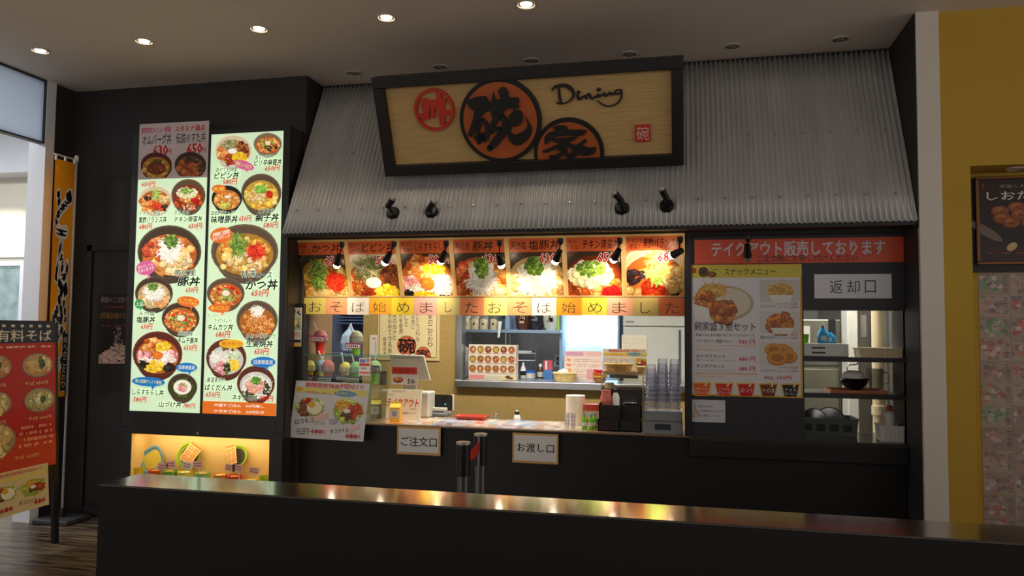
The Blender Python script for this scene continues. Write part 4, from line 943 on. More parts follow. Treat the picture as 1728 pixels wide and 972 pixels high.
t = thing('ladle_lid', 'white domed lid with a wire handle standing in the black bowl', 'lid', (q.x-.004, .165, zs2+.008+.074))
MB().lathe([(.070, 0), (.068, .03), (.05, .052), (.025, .06), (.001, .061)], 28).obj('dome', m_whiteplastic, t, smooth=True)
MB().tube([(-.03, 0, .055), (-.035, 0, .075), (-.02, 0, .095), (.02, 0, .098), (.03, 0, .11)], .004).obj('handle', m_chrome, t, smooth=True)
q = P(1483, 652, Y=.25)
t = thing('clear_jug', 'clear plastic water jug behind the black bowl on the return shelf', 'jug', (q.x-.012, .32, zs2))
MB().lathe([(.05, 0), (.058, .15), (.056, .15), (.048, .004)], 24, cap=False).obj('body', glass('smoky_plastic', (225, 225, 220), .10, .08, .15), t, smooth=True)
MB().tube([(.055, 0, .13), (.085, 0, .12), (.085, 0, .06), (.053, 0, .045)], .007).obj('handle', m_cream_p, t, smooth=True)
# crate, basket and spray bottle on the counter ledge
q = P(1390, 728, Z=CT+.004)
t = tub('grey_crate', 'dark green-grey crate of pans at the bottom of the return hatch', 'crate', (q.x-.01, .34, CT+.004), .36, .24, .11, mat('crate_grey', (92, 98, 94), .5), flare=.06, wall=.008)
for k in range(4): box(-.15+k*.08, -.1+k*.08, -.122, -.116, .03, .075).obj('slot', mat('slot_dark', (40, 42, 42), .6), t)
for k, (xx, rz, r_) in enumerate(((-.07, .5, .085), (.03, -.35, .095))):
    t = thing('steel_pan', ('shallow steel pan leaning left in the grey crate', 'steel pan leaning right in the grey crate')[k], 'pan', (q.x-.01+xx, .33+.02*k, CT+.075), (1.0, rz, 0), 'pans in the grey crate')
    MB().lathe([(.5*r_, 0), (r_, .03), (r_+.004, .03), (r_-.003, .028), (.5*r_, .003)], 28).obj('bowl', m_steel, t, smooth=True)
    MB().tube([(-r_, 0, .028), (-r_-.1, 0, .04)], .006).obj('handle', m_steel, t)
q = P(1490, 733, Z=CT+.004)
tub('white_basket', 'white ribbed plastic basket at the bottom right of the return hatch', 'basket', (q.x-.012, .13, CT+.004), .165, .15, .095, m_whiteplastic, flare=.06, ribs=10)
t = thing('spray_bottle', 'white squeeze bottle with a red cap standing in the white basket', 'bottle', (q.x-.02, .15, CT+.0105))
MB().lathe([(.030, 0), (.032, .02), (.030, .09), (.027, .11), (.034, .135), (.030, .16), (.016, .168), (.014, .175)], 20).obj('body', m_whiteplastic, t, smooth=True)
MB().lathe([(.017, .172), (.017, .20), (.012, .205), (.001, .206)], 16).obj('cap', mat('red_cap', (196, 30, 34), .35), t, smooth=True)
# cream drain pipe and door frame far inside
q = P(1483, 600, Y=.55); t = thing('drain_pipe', 'thick cream pipe seen through the return hatch', 'pipe', (q.x, .57, 0)); MB().tube([(0, 0, 0), (0, 0, 2.5)], .04, 20).obj('pipe', m_cream_p, t, smooth=True); MB().lathe([(.047, .9), (.047, .96)], 20).obj('collar', m_cream_p, t)
q = P(1438, 560, Y=.9); t = thing('white_refrigerator', 'narrow white refrigerator edge seen deep in the return hatch', 'refrigerator', (q.x, .9, 0)); box(-.036, .036, -.02, .2, 0, 2.1).obj('body', mat('white_enamel', (232, 230, 220), .3), t, bev=.008); box(.04, .135, .05, .2, 0, 2.1).obj('side_panel', m_steel_r, t); box(.138, .155, .0, .2, 0, 2.2).obj('dark_post', mat('dark_post', (50, 36, 32), .5), t); box(.065, .105, .045, .05, 1.42, 1.58).obj('notice', mat('grey_notice', (150, 146, 138), .6), t)
# stainless cabinets behind the hatch
q0, q1 = P(1330, 620, Y=1.2).x, P(1420, 620, Y=1.2).x
t = thing('steel_cabinet', 'stainless cabinet with two drawers behind the return hatch', 'cabinet', (0, 1.2, 0))
box(q0-.1, q1, 0, .39, 0, 1.55).obj('body', mat('olive_steel', (150, 148, 130), .35, .7, var=.1), t, bev=.006); box(q0, q1-.02, -.01, 0, 1.2, 1.29).obj('drawer', m_steel_r, t, bev=.003); box(q0, q1-.02, -.01, 0, .7, 1.17).obj('door', mat('olive_steel', (150, 148, 130)), t, bev=.003)
box(q0+.02, q0+.16, -.012, -.01, 1.3, 1.5).obj('paper', mat('pale_paper', (205, 205, 198), .6), t)
box(q1-.09, q1-.04, -.014, 0, 1.3, 1.55).obj('dark_gap', mat('gap_dark', (24, 24, 26), .6), t)

# ================================================================== TALL THINGS IN FRONT: POSTS WITH RED BELT
for k, (q, lab) in enumerate(((P(782, 745, Z=.95), 'shorter-looking black barrier post in front, nearer the partition'), (P(811, 731, Z=.95), 'black barrier post nearer the counter'))):
    t = thing('barrier_post', lab, 'barrier post', (q.x, q.y, 0), (0, 0, 0), 'barrier posts before the counter')
    MB().lathe([(.14, 0), (.14, .012), (.05, .03), (.03, .04)], 32).obj('base', m_blackmetal, t, smooth=True)
    MB().lathe([(.0255, .03), (.0255, .80)], 24).obj('pole', mat('post_grey_metal', (120, 120, 124), .3, .7, var=.05), t, smooth=True)
    MB().lathe([(.032, .80), (.032, .938)], 24).obj('belt_head', m_blackplastic, t, smooth=True)
    MB().lathe([(.0325, .938), (.0325, .947), (.026, .95), (.001, .95)], 24).obj('top_cap', mat('pale_cap', (196, 190, 170), .3, .5), t, smooth=True)
    MB().box(-.006, .006, -.036 if k else .03, -.03 if k else .036, .80, .935).obj('clip', m_greyplastic, t)
a, b_ = P(795, 752, Y=-.82), P(805, 742, Y=-.62)
p0, p1 = P(782, 745, Z=.95), P(811, 731, Z=.95)
mb = MB(); n = 10
for i in range(n):
    s_ = i/(n-1); y = p0.y+.034+(p1.y-.068-p0.y)*s_; x = p0.x+(p1.x-p0.x)*s_; sag = -.02*math.sin(math.pi*s_)
    for dx in (-.0008, .0008):
        mb.v += [(x+dx, y, .865+sag), (x+dx, y, .915+sag)]
for i in range(n-1):
    o = i*4; p = o+4
    mb.f += [(o, p, p+1, o+1), (o+2, o+3, p+3, p+2), (o+1, p+1, p+3, o+3), (o, o+2, p+2, p)]
tag(mb.obj('barrier_belt', mat('red_webbing', (240, 52, 36), .6, var=.1, scale=60)), 'short red belt stretched between the two barrier posts', 'belt')
# ================================================================== ON THE COUNTER
def onc(px, py): return P(px, py, Z=CT)
gl = glass('case_glass', (244, 250, 247), .06, .02)
m_ge = mat('glass_edge', (90, 150, 130), .2, var=.05)
GX0, GX1, GY0, GY1 = P(496, 713, Y=.06).x, P(625, 713, Y=.06).x, .06, .40
GZ = P(560, 600, Y=.06).z; GM = P(560, 648, Y=.06).z
t = thing('glass_case', 'clear glass display case on the left end of the counter', 'display case', (0, 0, 0))
for nm, q in (('front_pane', (GX0, GX1, GY0, GY0+.004, CT, GZ)), ('side_pane', (GX0, GX0+.004, GY0+.004, GY1, CT, GZ)), ('side_pane', (GX1-.004, GX1, GY0+.004, GY1, CT, GZ)), ('top_pane', (GX0, GX1, GY0, GY1, GZ, GZ+.005)), ('shelf_pane', (GX0+.004, GX1-.004, GY0+.004, GY1, GM-.005, GM))):
    box(*q).obj(nm, gl, t)
MB().box(GX0, GX1, GY0-.001, GY0+.001, GZ-.002, GZ+.005).box(GX0, GX1, GY0-.001, GY0+.001, GM-.005, GM).box(GX1-.001, GX1+.001, GY0, GY1, GZ-.002, GZ+.005).box(GX0-.001, GX0+.003, GY0-.001, GY0+.002, CT, GZ).box(GX1-.003, GX1+.001, GY0-.001, GY0+.002, CT, GZ).obj('pane_edge', m_ge, t)
# shaved-ice cups
IX = {}
def icecup(label, x, y, z, s, ice, cup, tag_txt=None, straw=(-.03, .05), group='shaved ice cups'):
    t = thing('shaved_ice_cup', label, 'shaved ice', (x, y, z), (0, 0, 0), group)
    cm = mat('cup_'+'_'.join(map(str, cup)), cup, .3, var=.05); im = mat('ice_'+'_'.join(map(str, ice)), ice, .55, var=.14, scale=60, bump=.8, bscale=120)
    MB().lathe([(.026*s, 0), (.030*s, .05*s), (.036*s, .085*s), (.034*s, .085*s), (.001, .075*s)], 22).obj('cup', cm, t, smooth=True)
    mb = MB(); prof = [(.034*s, .078*s), (.047*s, .088*s), (.049*s, .105*s), (.045*s, .13*s), (.034*s, .152*s), (.018*s, .164*s), (.001, .167*s)]
    mb.lathe(prof, 22); rr = random.Random(int(x*999))
    mb.v = [(a*(1+.04*(rr.random()-.5)), b_*(1+.04*(rr.random()-.5)), c+.003*(rr.random()-.5)) for a, b_, c in mb.v]
    mb.obj('ice', im, t, smooth=True)
    MB().lathe([(.037*s, .075*s), (.050*s, .085*s), (.048*s, .125*s), (.046*s, .125*s), (.048*s, .087*s)], 22, cap=False).obj('clear_lid', glass('lid_plastic', (245, 245, 245), .14, .05, .08), t, smooth=True)
    MB().tube([(straw[0]*.5, 0, .13*s), (straw[0]*1.6, 0, .13*s+straw[1]*1.7)], .0055).obj('straw', m_whiteplastic, t)
    if tag_txt:
        mb = MB(); c = Canvas(t, Matrix.Translation((-.05*s, -.052*s, tag_txt[1])), 'uv', .1*s, .036, MP)
        o = box(-.058*s, .058*s, -.054*s, -.052*s, tag_txt[1], tag_txt[1]+.042).obj('name_card', mat('card_'+tag_txt[0], tag_txt[2], .5), t)
        box(-.05*s, .05*s, -.0545*s, -.0538*s, tag_txt[1]+.006, tag_txt[1]+.028).obj('card_face', mat('card_white', (225, 222, 218), .5), o)
        rr = random.Random(int(x*77)); xx = -.044*s
        mk = MB()
        for k in range(6): mk.box(xx+k*.0145*s, xx+k*.0145*s+.010*s, -.055*s, -.0544*s, tag_txt[1]+.010+.003*rr.random(), tag_txt[1]+.022+.003*rr.random())
        mk.obj('card_print', mat('card_ink', (70, 50, 60), .6), o)
    return t
yc = .16
def xat(px, Y): return P(px, 640, Y=Y).x
icecup('large pink shaved ice in a red cup on top of the glass case', xat(539, .2), .2, GZ+.005, 1.08, (236, 150, 150), (216, 50, 40), ('pink', .095, (190, 80, 120)), (-.04, .06))
icecup('large pale green shaved ice in a green cup on top of the glass case', xat(600, .22), .22, GZ+.005, 1.05, (214, 216, 180), (130, 190, 50), ('plum', .045, (150, 70, 110)), (-.035, .05))
ys = .22
icecup('pale yellow shaved ice inside the glass case, leftmost on the shelf', xat(521, ys), ys, GM, .96, (232, 205, 120), (226, 150, 30), ('navy_a', .012, (50, 70, 130)), (-.02, .05))
icecup('blue shaved ice in a yellow cup behind the pink one in the glass case', xat(542, .32), .32, GM, .96, (150, 185, 215), (225, 200, 50), None, (.01, .06))
icecup('pink shaved ice in a red cup inside the glass case', xat(553, .17), .17, GM, 1.0, (232, 110, 110), (206, 50, 40), ('navy_b', .01, (50, 70, 130)), (-.05, .06))
icecup('lemon yellow shaved ice in the middle of the glass case shelf', xat(582, ys+.05), ys+.05, GM, .9, (235, 205, 90), (220, 180, 50), ('navy_c', .012, (50, 70, 130)), (-.02, .06))
icecup('green shaved ice in a green cup inside the glass case', xat(600, .17), .17, GM, .96, (150, 200, 130), (110, 190, 60), ('olive', .012, (70, 74, 60)), (-.02, .05))
icecup('pale melon shaved ice beside the glass case', GX1+.068, .2, CT+.0, 1.0, (190, 215, 160), (120, 190, 70), ('blue_d', .09, (60, 90, 150)), (.0, .05)).location.z = CT
st = [o for o in D.objects if o.get('label') == 'pale melon shaved ice beside the glass case'][0]
st.location = (GX1-.05, .24, GM); st['label'] = 'pale melon shaved ice at the right end of the glass case'
# card on the glass
t, cv = sheet('price_card_or_reflection', 'small white price card with red lines stuck on the glass case', 'card', Q((606, 604), (624.5, 634), .058), .058, paper=(226, 224, 228), th=.0006)
cv.rect(607, 606, 617, 612, (110, 140, 200)); cv.rect(619, 605, 623, 611, (214, 110, 110)); cv.rect(606.5, 613, 624, 617.5, (210, 70, 60)); cv.text('価格', 609, 619.5, 619, 623.5, (60, 60, 60), .0); cv.rect(606.5, 627, 624, 631, (220, 120, 110)); cv.flush('print')
# tilted special menu hung in front of the case
Y_ = -.02
p0, p1 = P(489.5, 738, Y=-.05), P(623, 648, Y=-.02)
t = thing('special_menu_poster', 'white special menu poster of two plates hung in front of the glass case', 'poster', P(489, 738.5, Y=-.085), (math.pi/2, -.0, 0))
M = Matrix.Translation(P(489, 738.5, Y=-.085)) @ Matrix.Rotation(math.pi/2, 4, 'X')
cv = Canvas(t, M, 'photo', 1, 1, MPG)
quad = [cv.f(500, 642), cv.f(624, 647.5), cv.f(613, 745.5), cv.f(487.5, 738)]
cv.poly(quad, (220, 216, 218), True); o = len(cv.v); cv.v += [(a, b_, -.0012) for a, b_, c in cv.v[-4:]]; cv.fc.append((o, o+1, o+2, o+3)); cv.c.append(S(220, 216, 218))
cv.flush('sheet', z=.0008)
cv.text('期間限定特別', 516, 646, 574, 656, (206, 66, 60), .03, rot=-.04); cv.text('MENU !!', 576, 648.5, 613, 657, (206, 66, 60), .02, rot=-.04); cv.flush('heading', z=.0006)
cv.poly([(500, 652), (620, 660), (618, 669), (499, 661)], (226, 212, 110)); cv.poly([(501, 652), (512, 654), (510, 660), (500, 659)], (222, 170, 80))
cv.text('〜期間限定・楽しい', 513, 660, 560, 665, (206, 60, 80), .01, rot=-.05); cv.ell(583, 664.5, 19, 5, (100, 150, 190), 24, .06); cv.text('夏を満喫しよう', 568, 661.5, 598, 667.5, (225, 215, 110), .01, rot=-.05); cv.flush('slogan_band', z=.0008)
food(cv, 'locomoco', 523, 686, 26, 18, 4, .9); cv.flush('dish_picture', z=.0008)
food(cv, 'taco', 587, 693, 27, 23, 6, .9); cv.flush('dish_picture', z=.0012)
cv.poly([(527, 704), (554, 696), (554, 704), (528, 712)], (234, 190, 175)); cv.poly([(589, 722), (607, 715), (606, 722), (590, 729)], (234, 190, 175))
cv.text('ロコモコ', 498.5, 706.5, 529, 714.5, (90, 60, 60), .016, rot=.14); cv.text('タコライス', 557.5, 722.5, 588, 730.5, (90, 60, 60), .016, rot=.12); cv.flush('dish_name', z=.001)
cv.text('680', 525, 724, 543, 731.5, (196, 30, 44), .04, rot=-.05); cv.text('円', 543, 726, 548, 732, (196, 30, 44), .02); cv.text('680', 583.5, 731.5, 602, 740, (196, 30, 44), .04, rot=-.05); cv.text('円', 602, 734, 607.5, 739.5, (196, 30, 44), .02); cv.flush('price', z=.0006)
rg = random.Random(8); cv.scribble(500, 722, 523, 734, 3, (120, 110, 116), rg, .7); cv.scribble(531, 711, 548, 717, 2, (150, 140, 150), rg, .7); cv.scribble(556, 706, 570, 717, 3, (150, 140, 150), rg, .7); cv.flush('small_print')
# small figure poster on the dark post, left
t, cv = sheet('small_poster', 'small colourful event poster on the dark stall post, above the counter', 'poster', Q((482.5, 519), (508, 585), -.07), -.07, paper=(216, 214, 210), material=MPG)
rg = random.Random(9); cv.clip = (483, 520, 507.5, 557)
for i in range(90): cv.blob(483+25*rg.random(), 520+36*rg.random(), 2.4, 3, jit(rg.choice([(170, 190, 120), (60, 70, 120), (220, 190, 150), (225, 120, 90), (230, 225, 200), (240, 200, 90), (90, 130, 90)]), rg), rg)
cv.clip = None; cv.rect(484, 547, 496, 556, (218, 90, 60)); cv.rect(482.8, 573, 507.8, 578, (50, 48, 52)); cv.rect(482.8, 579, 507.8, 584.5, (226, 190, 60)); cv.scribble(485, 560, 506, 571, 3, (200, 110, 80), rg, .8); cv.flush('print')
box(-2.79, P(509, 550, Y=-.07).x+.01, -.068, -.03, CT, 1.62).obj('trim_11', m_black, kind='structure')
# register monitor and its stand, cards
q = onc(690, 703)
mY = .42
cx, z0, w_, h_ = fit(659, 716, 598, 642, mY)
t = thing('register_monitor', 'pale grey register monitor seen from behind on the counter', 'monitor', (cx, mY, CT))
b = MB(); zc = z0-CT
b.add([(-w_/2-.02, 0, zc+h_), (w_/2-.01, 0, zc+h_-.005), (w_/2+.03, .05, zc), (-w_/2+.0, .05, zc), (-w_/2-.02, .025, zc+h_), (w_/2-.01, .025, zc+h_-.005), (w_/2+.03, .075, zc), (-w_/2+.0, .075, zc)], [(3, 2, 1, 0), (4, 5, 6, 7), (0, 1, 5, 4), (1, 2, 6, 5), (2, 3, 7, 6), (3, 0, 4, 7)])
m_pos = mat('pos_grey', (196, 190, 174), .45)
b.obj('screen_back', m_pos, t, bev=.008, seg=3)
MB().box(-w_/2+.02, w_/2-.04, -.002, .03, zc+h_-.03, zc+h_-.022).obj('vent', mat('vent_grey', (150, 146, 138), .5), t)
box(-.05, .05, .05, .08, .16, zc+.05).obj('neck', m_pos, t, bev=.006)
box(-.16, .17, .0, .16, .0, .19).obj('base', m_pos, t, bev=.012, seg=3)
t, cv = sheet('flavour_card', 'red-topped price card with a small sweet, price fifty, in front of the register', 'card', Q((661, 618), (704.5, 650), .34), .34, paper=(222, 216, 214))
cv.rect(661.5, 619, 704, 632, (218, 74, 54)); cv.text('お味噌汁', 664, 621, 701, 630, (150, 40, 36), .01); cv.text('50', 688, 639.5, 699, 648, (40, 36, 36), .02); cv.text('円', 699.5, 644, 703, 648, (40, 36, 36), .0); cv.rect(661, 648.5, 704.5, 650, (218, 74, 54))
cv.ell(672, 641, 8.5, 5, (120, 50, 34)); cv.ell(672, 639.5, 8, 3.8, (206, 110, 80)); cv.ell(669, 638.5, 2, 1, (240, 220, 190)); cv.flush('print')
box(.05, .07, .0, .05, -.02, -.004).obj('stand', m_greyplastic, t)
t, cv = sheet('price_card_or_reflection', 'reflection of the red-topped price card, built as a dark card in the glass case', 'card', Q((640.5, 626), (652, 650), .38), .38, paper=(120, 110, 106)); cv.rect(640.8, 627, 651.8, 632, (130, 50, 40)); cv.text('50', 642, 641, 651, 647, (40, 36, 36), .02); cv.flush('print')  # dimmed copy of the flavour card, painted as its reflection in the glass
q = onc(678, 704)
t, cv = sheet('takeout_board', 'white handwritten takeout board leaning on the register base', 'sign', (P(653, 655, Y=.28).x, P(653, 655, Y=.30).z, P(711, 655, Y=.28).x, CT+.002), .26, paper=(226, 218, 196), tilt=-.16, th=.006)
cv.text('お一人さんから', 663, 658, 684, 662.5, (60, 54, 50), .005); cv.text('すべて', 655, 664, 664, 668, (60, 54, 50), .005); cv.text('テイクアウト', 653.5, 672, 706, 687, (206, 40, 40), .02, shear=.1); cv.text('できます', 692, 689, 703, 692, (60, 54, 50), .005); cv.text('お気軽にどうぞ', 679, 695.5, 702, 699.5, (60, 54, 50), .008); cv.flush('lettering')
# cartons
def carton(label, px, py, wpx, hpx, Y, col, col2):
    cx, z0, w_, h_ = fit(px-wpx/2, px+wpx/2, py-hpx, py, Y)
    t = thing('drink_carton_or_reflection', label, 'carton', (cx, Y, CT), (0, 0, .15)); a = w_/2; hh = h_
    box(-a, a, -a, a, 0, hh*.72).obj('body', mat('carton_'+label[:6], col, .45, var=.05), t)
    MB().add([(-a, -a, hh*.72), (a, -a, hh*.72), (a, a, hh*.72), (-a, a, hh*.72), (-a, 0, hh*.93), (a, 0, hh*.93)], [(0, 1, 5, 4), (2, 3, 4, 5), (1, 2, 5), (3, 0, 4)]).box(-a, a, -.003, .003, hh*.92, hh).obj('gable_top', mat('carton_top_'+label[:6], col2, .4), t)
    box(-a*.8, a*.8, -a-.0012, -a, hh*.22, hh*.62).obj('label_panel', mat('carton_label', (206, 206, 206), .5), t); MB().slab([(.55*a*math.cos(i/16*6.283), hh*.42+.6*a*math.sin(i/16*6.283)) for i in range(16)], a+.0012, a+.002).obj('emblem', mat('carton_emblem', (150, 150, 160), .5), t, rot=(math.pi/2, 0, 0))
carton('yellow drink carton with a pale label on the counter', 667.5, 706, 16, 34, .14, (232, 180, 40), (240, 205, 60))
carton('dark green drink carton with a yellow top inside the glass case', 632, 706, 15, 33, .3, (46, 50, 40), (214, 180, 40))  # a reflection in the case glass, modelled as a dark carton
st = [o for o in D.objects if o.get('label', '').startswith('dark green drink')][0]; st.location.x = GX1-.06
# card terminal (tablet on a stand)
q = onc(745, 702); tY = max(.12, q.y)
cx, z0, w_, h_ = fit(721, 764, 666, 692, tY)
t = thing('card_terminal', 'black screen customer display on a white stand on the counter', 'display', (cx, tY, CT), (0, 0, -.05))
zc = z0-CT
o = box(-w_/2, w_/2, -.008, .012, zc, zc+h_).obj('screen', mat('screen_black', (14, 15, 18), .15), t, bev=.004)
box(w_/2-.012, w_/2+.008, -.006, .014, zc, zc+h_+.002).obj('side_bezel', m_whiteplastic, t, bev=.003)
box(w_*.2, w_*.24, -.0095, -.008, zc+h_*.35, zc+h_*.45).obj('indicator', emis('cyan_led', (60, 190, 215), 1.0), o)
box(-w_*.42, w_*.32, -.05, -.008, zc+.0, zc+.022).obj('cradle', m_whiteplastic, t, bev=.004)
box(-w_*.12, w_*.15, -.035, .0, .03, zc+.004).obj('neck', m_greyplastic, t)
box(-w_*.33, w_*.35, -.06, .06, 0, .03).obj('base', m_greyplastic, t, bev=.008, seg=3)
# red tray
q = onc(793, 709); w_ = P(817, 709, Y=q.y).x-P(766, 709, Y=q.y).x
t = thing('change_tray', 'red plastic change tray on the counter', 'tray', (q.x, q.y+.06, CT))
mb = MB(); a, c = w_/2, .07
mb.add([(-a*.8, -c*.75, 0), (a*.8, -c*.75, 0), (a*.8, c*.75, 0), (-a*.8, c*.75, 0), (-a, -c, .03), (a, -c, .03), (a, c, .03), (-a, c, .03)], [(0, 1, 2, 3), (0, 4, 5, 1), (1, 5, 6, 2), (2, 6, 7, 3), (3, 7, 4, 0)])
o = mb.obj('dish', mat('tray_red', (186, 66, 40), .4, var=.06), t); so = o.modifiers.new('thickness', 'SOLIDIFY'); so.thickness = .003
box(-a*.7, a*.7, -c*.6, c*.6, .001, .004).obj('mat', mat('tray_mat', (206, 120, 90), .6), t)
# tiny key tap, pepper mill
q = onc(835, 707); t = thing('call_button', 'small steel holder on the counter beside the red tray', 'holder', (q.x, q.y+.02, CT)); MB().lathe([(.010, 0), (.008, .022), (.010, .024), (.010, .034), (.004, .038)], 14).obj('stem', m_chrome, t, smooth=True); box(-.038, .0, -.007, .007, .014, .02).obj('arm', m_steel, t)
q = onc(871, 710); t = thing('pepper_mill', 'white pepper bottle with a black cap on the counter', 'bottle', (q.x, q.y+.03, CT))
MB().lathe([(.026, 0), (.027, .01), (.020, .038), (.017, .042)], 20).obj('body', m_whiteplastic, t, smooth=True); MB().lathe([(.017, .042), (.018, .058), (.012, .066)], 20).obj('cap', m_blackplastic, t, smooth=True); MB().lathe([(.012, .066), (.009, .071), (.001, .072)], 16).obj('top', m_whiteplastic, t, smooth=True)
# paper roll, small cups, green bottles
cx, z0, w_, h_ = fit(955, 987, 667, 712, .33)
t = thing('paper_roll', 'white upright roll of kitchen paper on the counter', 'paper roll', (cx, .33, CT)); r_ = w_/2; hh = P(970, 667, Y=.33).z-CT
MB().lathe([(.018, .0), (r_, .0), (r_, hh), (.018, hh), (.018, 0)], 32, cap=False).obj('roll', mat('tissue', (232, 222, 205), .8, bump=.2, bscale=90), t, smooth=True); MB().lathe([(.018, 0), (.018, hh), (.015, hh), (.015, 0)], 20, cap=False).obj('core', mat('cardboard', (170, 140, 100), .8), t, smooth=True)
gcup = glass('cup_plastic', (243, 243, 249), .10, .08, .10)
for k, xx in enumerate((957, 967)):
    q = P(xx, 713, Y=.16); t = thing('sauce_cup_stack', ('left stack of small clear sauce cups before the paper roll', 'right stack of small clear sauce cups before the paper roll')[k], 'cup stack', (q.x, .16, CT), (0, 0, 0), 'stacks of small sauce cups')
    for j in range(4): MB().lathe([(.014, j*.024), (.0185, j*.024+.03), (.0195, j*.024+.03), (.017, j*.024+.028), (.013, j*.024+.002)], 16, cap=False).obj('cup', gcup, t, smooth=True)
for k, (xx, yy) in enumerate(((986, .10), (997, .08), (1003, .14))):
    q = P(xx, 725, Y=yy); t = thing('dressing_bottle', ('green dressing bottle, left of the three beside the black caddy', 'green dressing bottle, front middle of the three beside the black caddy', 'green dressing bottle, right of the three beside the black caddy')[k], 'bottle', (q.x, yy, CT), (0, 0, 0), 'green dressing bottles')
    MB().lathe([(.017, 0), (.018, .01), (.018, .06), (.012, .082), (.008, .09)], 16).obj('body', mat('green_bottle', (110, 190, 50), .25, var=.2, scale=30), t, smooth=True); MB().lathe([(.0183, .026), (.0183, .052)], 16, cap=False).obj('label', mat('pale_label2', (215, 220, 205), .5), t); MB().lathe([(.009, .09), (.009, .105), (.004, .112)], 12).obj('cap', mat('teal_cap', (90, 160, 170), .4), t, smooth=True)
q = P(998, 690, Y=.3); t = thing('red_box', 'red and cream snack box behind the green dressing bottles', 'box', (q.x, .3, CT), (0, 0, .3)); box(-.05, .05, -.03, .03, 0, .15).obj('body', mat('snack_cream', (206, 180, 150), .5), t, bev=.002); MB().box(-.051, .051, -.031, .031, .11, .152).box(-.051, .051, -.031, .031, .02, .05).obj('red_band', mat('snack_red', (190, 70, 56), .5), t)
# condiment caddy with acrylic case behind it
cx, z0, w_, h_ = fit(1009, 1082, 655, 732, .08)
t = thing('condiment_caddy', 'dark stepped condiment caddy on the counter', 'caddy', (cx, .08, CT)); a = w_/2
m_cad = mat('caddy_brown', (34, 25, 22), .35, var=.1)
MB().box(-a, a, -.03, -.022, 0, .075).box(-a, a, .05, .058, 0, .165).box(-a, a, .17, .178, 0, .265).box(-a, -a+.008, -.03, .178, 0, .085).box(a-.008, a, -.03, .178, 0, .085).box(-a, -a+.008, .05, .178, .085, .18).box(a-.008, a, .05, .178, .085, .18).box(-.004, .004, -.03, .17, 0, .16).box(-a, a, -.03, .178, 0, .01).obj('frame', m_cad, t)
box(-a+.01, a-.01, -.02, .05, .05, .056).obj('lower_shelf', m_cad, t); box(-a+.01, a-.01, .058, .17, .14, .146).obj('upper_shelf', m_cad, t)
cz = CT+.146
q = P(1024, 680, Y=.19); t = thing('sachet_bag', 'bag of red sachets in the condiment caddy', 'bag', (q.x-.005, .19, cz)); mb = MB().lathe([(.026, 0), (.038, .02), (.040, .06), (.030, .095), (.034, .115)], 18, sy=.8); rr = random.Random(4); mb.v = [(x*(1+.2*(rr.random()-.5)), y*(1+.2*(rr.random()-.5)), z) for x, y, z in mb.v]; mb.obj('bag', mat('sachet_red', (206, 110, 100), .35, var=.3, scale=40), t, smooth=True)
q = P(1039, 680, Y=.2); t = thing('sauce_bottle', 'white sauce bottle with a black nozzle in the condiment caddy', 'bottle', (q.x, .21, cz)); MB().lathe([(.024, 0), (.024, .07), (.016, .09), (.014, .1)], 18).obj('body', m_whiteplastic, t, smooth=True); MB().lathe([(.017, .1), (.017, .12), (.006, .13), (.004, .15)], 14).obj('nozzle', m_blackplastic, t, smooth=True)
for k in range(5):
    q = P(1056+k*4, 682, Y=.18); t = thing('spoon', '%s spoon lying in the dark caddy tray' % ('leftmost', 'second', 'middle', 'fourth', 'rightmost')[k], 'spoon', (q.x, .165+.008*(k % 2), cz+.02), (-.5, .2*(k-2), 0), 'spoons in the caddy'); MB().lathe([(.001, 0), (.013, .006), (.014, .012), (.008, .018), (.001, .019)], 14, sy=1.5).obj('bowl', m_chrome, t, smooth=True); MB().tube([(0, .015, .01), (0, .1, .02)], .003).obj('handle', m_chrome, t)
cx, z0, w_, h_ = fit(1014, 1087, 633, 730, .33)
zt = P(1050, 633, Y=.33).z-CT
t = thing('acrylic_case', 'clear acrylic case behind the condiment caddy', 'case', (cx, .30, CT)); a = w_/2; ga = glass('acrylic', (246, 244, 236), .07, .03, .03)
for nm, q in (('side', (-a, -a+.006, 0, .16, 0, zt)), ('side', (a-.006, a, 0, .16, 0, zt)), ('front', (-a, a, 0, .005, .24, zt)), ('top', (-a, a, 0, .16, zt, zt+.006))): box(*q).obj(nm, ga, t)
MB().box(-a, a, .15, .16, 0, zt*.75).obj('back', mat('case_brown', (96, 70, 46), .6), t); box(a-.010, a-.004, -.004, .002, 0, zt).obj('edge', m_cream_p, t)
q = P(1028, 660, Y=.36); t = thing('seasoning_tub', 'white seasoning tub inside the acrylic case', 'tub', (q.x, .37, CT)); MB().lathe([(.03, 0), (.032, .26), (.028, .262)], 20).obj('body', m_whiteplastic, t, smooth=True); MB().lathe([(.033, .262), (.033, .30), (.001, .302)], 20).obj('lid', m_cream_p, t, smooth=True); MB().lathe([(.0325, .12), (.0325, .20)], 20, cap=False).obj('label', mat('tub_label', (190, 150, 100), .5), t)
